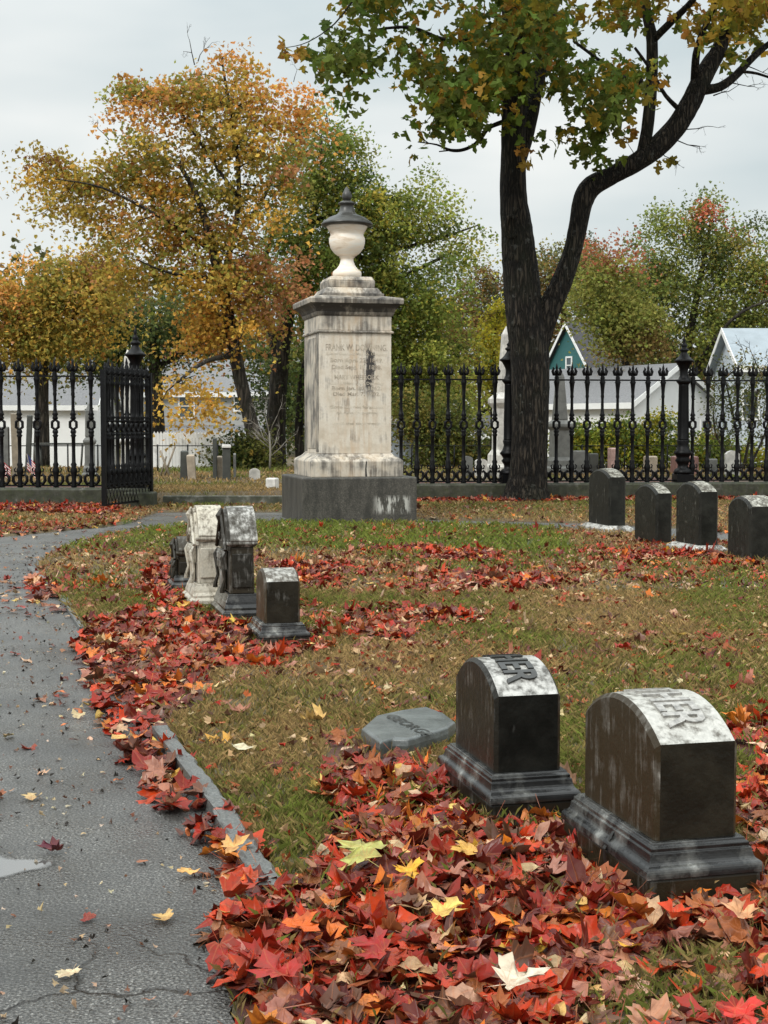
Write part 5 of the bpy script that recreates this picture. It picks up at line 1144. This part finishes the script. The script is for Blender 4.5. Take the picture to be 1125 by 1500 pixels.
pr.build('porch_post', MT['trim'], hc)
house('shed', 'small pale blue shed just right of the urn monument', 572, 37, .9, 1.15, R(90 + 6), z_at(640, 37), z_at(617, 37), 'blue_clap', 'trim', [], cat='shed', over=.06)
house('cottage', 'little brown cottage with one dark window behind the fence', 689, 60, 1.6, 2.0, R(10), z_at(637, 59), z_at(612, 60), 'brown', 'roof_dark', [('f', 0, 1.15, .3, .45)], cat='cottage', over=.15) if MT.setdefault('brown', clap('brown_siding', (.16, .12, .09))) else None
house('green_house', 'dark teal gabled house with steep dark roof, right of the big trunk', 874, 66, 3.6, 4.4, R(35), z_at(574, 64), z_at(476, 65), 'teal', 'roof_dark', [('l', -.1, 4.6, .22, .4), ('l', -.9, 2.2, .3, .4)], cat='house', over=.2)
house('white_house', 'white clapboard house with grey roof behind the yellow green hedge', 888, 54, 7.4, 4.0, R(-58), z_at(590, 52), z_at(538, 51.5), 'white_clap', 'roof_grey', [('r', 1.45, 1.5, .25, .45)])
house('pale_house', 'pale blue grey house with light metal roof at the right edge', 1150, 49, 3.9, 4, R(0), z_at(535, 47), z_at(486, 49), 'blue_clap', 'roof_pale', [('f', -1.7, 2.2, .3, .5)])

# picket fence and pipe rail behind the graves
pf = MB(); a = P(222, 690, 35); b_ = P(342, 690, 35); n = 26; bz = float(H0(a[0], 35))
for i in range(n):
    x = a[0] + (b_[0] - a[0]) * i / (n - 1); pf.prism([(x - .036, bz), (x + .036, bz), (x + .036, bz + .86), (x, bz + .92), (x - .036, bz + .86)], 'y', 34.97, 35.0)
pf.box(a[0], b_[0], 35.001, 35.04, bz + .25, bz + .33); pf.box(a[0], b_[0], 35.001, 35.04, bz + .65, bz + .73)
o = pf.build('picket_fence', MT['trim'], None); tag(o, 'white wooden picket fence behind the old slate gravestones', 'fence')
for (x0, x1, Y, lab) in ((-50, 345, 32, 'thin iron pipe rail behind the left graves'), (578, 1140, 34, 'thin iron pipe rail behind the right graves')):
    q = MB(); p0 = P(x0, 653, Y); p1 = P(x1, 653, Y); q.tube([p0, p1], .012, 6)
    for i in range(9):
        x = p0[0] + (p1[0] - p0[0]) * (i + .4) / 9; q.tube([(x, Y, .05), (x, Y, p0[2] + .03)], .018, 6)
    o = q.build('pipe_rail', MT['iron'], None); tag(o, lab, 'railing')

# ------------------------------------------------------------------ far graves
cols = {'slate': (.13, .13, .12), 'tan': (.34, .28, .21), 'dark': (.05, .052, .045), 'pale': (.52, .50, .46), 'pink': (.36, .23, .20), 'white': (.68, .66, .62), 'red': (.20, .10, .085), 'wood': (.22, .18, .13)}
for k_, c_ in cols.items(): MT['g_' + k_] = simple('grave_' + k_, c_, .6, .35, 6)
def far_grave(x0, x1, top, base, mat, label, rz=None, thick=.12, round_=False, Yf=None, lean=0, cap=False, group='old gravestones beyond the fence'):
    Y = Yf or float(2100 * (CH - .12) / (base - 622)); pm = Y / F; p = P((x0 + x1) / 2, base, Y); w_ = (x1 - x0) * pm; H = float(P(x0, top, Y)[2]) - .1
    t = thing('gravestone', label, 'gravestone', (p[0], Y, .1), rz if rz is not None else R(6), group); t.rotation_euler[1] = lean
    b = MB(); hw = w_ / 2
    if round_: pr_, _, _ = arc_profile(hw, -.1, H - hw * .5, hw * .5, 8); b.prism(pr_, 'y', -thick / 2, thick / 2)
    else: b.rings([(hw, thick / 2, -.1), (hw * .97, thick / 2, H - .02), (hw * .85, thick * .4, H)])
    b.build('slab', MT['g_' + mat], t, .01)
    if cap: c = MB(); c.box(-hw * 1.1, hw * 1.1, -thick * .6, thick * .6, H + .001, H + .06); c.build('cap', MT['g_white'], t, .01)
    f_ = MB(); f_.rings([(hw + .06, thick / 2 + .06, -.08), (hw + .05, thick / 2 + .05, .03)]); f_.build('footing', MT['g_slate'], t, .01)
fg = [(264, 275, 660, 706, 'dark', 'dark thin slate gravestone, first right of the open gate', .02), (276, 288, 666, 707, 'tan', 'tan thin gravestone touching the dark one right of the gate', -.06), (312, 318, 641, 707, 'dark', 'tall dark narrow slate edge, left of the white capped stone', 0),
      (318, 326, 668, 706, 'tan', 'tan narrow gravestone between the tall slate and the white capped stone', .0), (342, 346, 664, 706, 'slate', 'narrow grey stone post left of the shrub', 0)]
for a_ in fg: far_grave(a_[0], a_[1], a_[2], a_[3], a_[4], a_[5], thick=.35 if a_[1] - a_[0] < 9 else .3, lean=a_[6])
far_grave(326, 338, 656, 708, 'dark', 'dark gravestone with a white cap, right of the picket fence', cap=True, thick=.3)
far_grave(365, 381, 686, 707, 'pale', 'small pale round topped gravestone left of the urn monument', round_=True)
far_grave(391, 407, 700, 722, 'white', 'small white gravestone touching the left edge of the granite block', rz=R(-20), thick=.16)
far_grave(20, 30, 605, 700, 'wood', 'tall weathered brown slate edge behind the left fence', thick=.3, lean=-.02)
far_grave(37, 44, 608, 698, 'dark', 'dark slate edge beside the tall brown one behind the left fence', thick=.2, lean=.05)
far_grave(1, 14, 625, 700, 'slate', 'grey slate gravestone at the left edge of the photo', thick=.2)
far_grave(678, 692, 668, 704, 'slate', 'grey gravestone seen low between the pickets, left of the big trunk', round_=True)
far_grave(697, 712, 672, 705, 'pale', 'pale rounded gravestone beside the stone pedestal, left of the big trunk', round_=True, thick=.3)
far_grave(634, 652, 652, 688, 'dark', 'dark upright block with pale top behind the fence near the urn monument', cap=True, thick=.3, Yf=36)
far_grave(838, 858, 660, 694, 'slate', 'wide grey gravestone between obelisk and pink stone', Yf=31)
far_grave(862, 876, 664, 694, 'dark', 'dark gravestone just left of the pink stone', Yf=31.2)
far_grave(892, 904, 656, 692, 'pink', 'pink granite gravestone behind the leftmost dark round stone', Yf=31, thick=.3)
far_grave(944, 961, 668, 698, 'tan', 'tan gravestone with moulded foot between the right fence pickets', Yf=30.5, thick=.25)
far_grave(985, 1020, 668, 690, 'red', 'low wide red granite gravestone behind the right fence post', Yf=31, thick=.4)
far_grave(1062, 1082, 660, 694, 'pale', 'pale gravestone under the tangled shrub near the right edge', Yf=29.5, round_=True)
far_grave(1035, 1050, 672, 694, 'slate', 'small slate gravestone right of the fence post', Yf=30)
def obelisk(label, px, Y, top, neck, base, w_top, w_neck, wp, mat, rz=.2, urn=False):
    p = P(px, 622, Y); pm = Y / F; t = thing('obelisk', label, 'obelisk', (p[0], Y, .1), rz); zz = lambda py: float(P(px, py, Y)[2]) - .1
    b = MB(); b.rings([(w_neck / 2 * pm, w_neck / 2 * pm, zz(neck)), (w_top / 2 * pm, w_top / 2 * pm, zz(top + 12)), (.01, .01, zz(top))]); b.build('shaft', MT[mat], t, .01)
    h = zz(neck); wv = wp / 2 * pm; b = MB()
    b.rings([(wv, wv, -.1), (wv, wv, h * .17), (wv * .8, wv * .8, h * .20), (wv * .8, wv * .8, h * .30), (wv * .62, wv * .62, h * .36), (wv * .6, wv * .6, h * .82), (wv * .8, wv * .8, h * .88), (wv * .8, wv * .8, h * .93), (wv * .45, wv * .45, h)]); b.build('pedestal', MT[mat], t, .01)
obelisk('tall pinkish granite obelisk half hidden behind the big trunk and fence post', 741, 29, 478, 575, 690, 12, 22, 54, 'g_pale')
obelisk('grey obelisk seen between the pickets just right of the big trunk', 820, 31, 540, 615, 690, 10, 19, 40, 'g_slate')
obelisk('tall pale obelisk behind the open iron gate', 188, 30, 512, 640, 700, 10, 20, 36, 'g_pale')
obelisk('slim grey pillar monument behind the end of the left fence', 131, 29, 590, 640, 700, 12, 13, 24, 'g_slate')
# leaning wooden sticks and small flags
s_ = MB(); p = P(240, 703, 29.5); s_.tube([(0, 0, 0), (-.22, 0, .62)], .025, 6); s_.tube([(-.18, .05, 0), (.08, .05, .7)], .022, 6); s_.tube([(-.25, .05, .02), (-.1, .05, .5)], .02, 6)
o = s_.build('wooden_sticks', MT['g_wood'], None, loc=(p[0] + .15, p[1], .1)); tag(o, 'three crossed wooden sticks in the grass right of the gate', 'sticks')
def flag(px, py, Y, label, s=1.0, side=1):
    p = P(px, py, Y); t = thing('small_flag', label, 'flag', (p[0], Y, .1), 0, 'small grave flags'); z = float(p[2]) - .1
    st = MB(); st.tube([(0, 0, 0), (-.10 * s * side, 0, z + .05)], .007, 6); st.build('stick', MT['g_wood'], t)
    m = M('flag_cloth'); uv = m.attr('fuv', 'Vector'); sp = m.n('ShaderNodeSeparateXYZ'); m.l(uv, sp.inputs[0])
    fr = m.math('FRACT', m.math('MULTIPLY', sp.outputs[1], 6.5)); c = m.mix(m.ramp(fr, (.49, 0.0), (.51, 1.0)), (.45, .03, .04), (.75, .73, .70))
    can = m.math('MULTIPLY', m.math('LESS_THAN', sp.outputs[0], .4), m.math('GREATER_THAN', sp.outputs[1], .46)); c = m.mix(can, c, (.03, .04, .14)); m.set(col=c, rough=.7)
    V = []; U = []; n = 9; k = 7
    for j in range(k):
        for i in range(n):
            u, v = i / (n - 1), j / (k - 1); V.append(((-.10 + u * .34 * .6) * s * side, .04 * math.sin(u * 7 + v), z + (-.22 + v * .26) * s - u * .24 * s)); U.append((u, v, 0))
    Q = [(j * n + i, j * n + i + 1, (j + 1) * n + i + 1, (j + 1) * n + i) for j in range(k - 1) for i in range(n - 1)]
    bigmesh('cloth', V, Q, m.m, t, attrs={'fuv': ('FLOAT_VECTOR', U)}, smooth=True)
flag(48, 668, 28.5, 'small striped flag drooping between the left fence pickets', 1.2); flag(6, 670, 28.5, 'small striped flag at the left edge behind the fence', 1.1)
flag(407, 705, 25, 'tiny striped flag squeezed beside the granite block of the monument', .35)
tb = thing('garden_table', 'dark garden table in front of the white barn', 'table', (*P(90, 690, 40)[:2], -.05)); b = MB(); b.box(-.75, .75, -.35, .35, .74, .79); b.build('table_top', MT['g_dark'], tb)
for sx in (-1, 1):
    for sy in (-1, 1): b = MB(); b.tube([(sx * .6, sy * .28, 0), (sx * .66, sy * .3, .74)], .03, 6); b.build('leg', MT['g_dark'], tb)

build_litter(); build_crumbs(); build_grass()
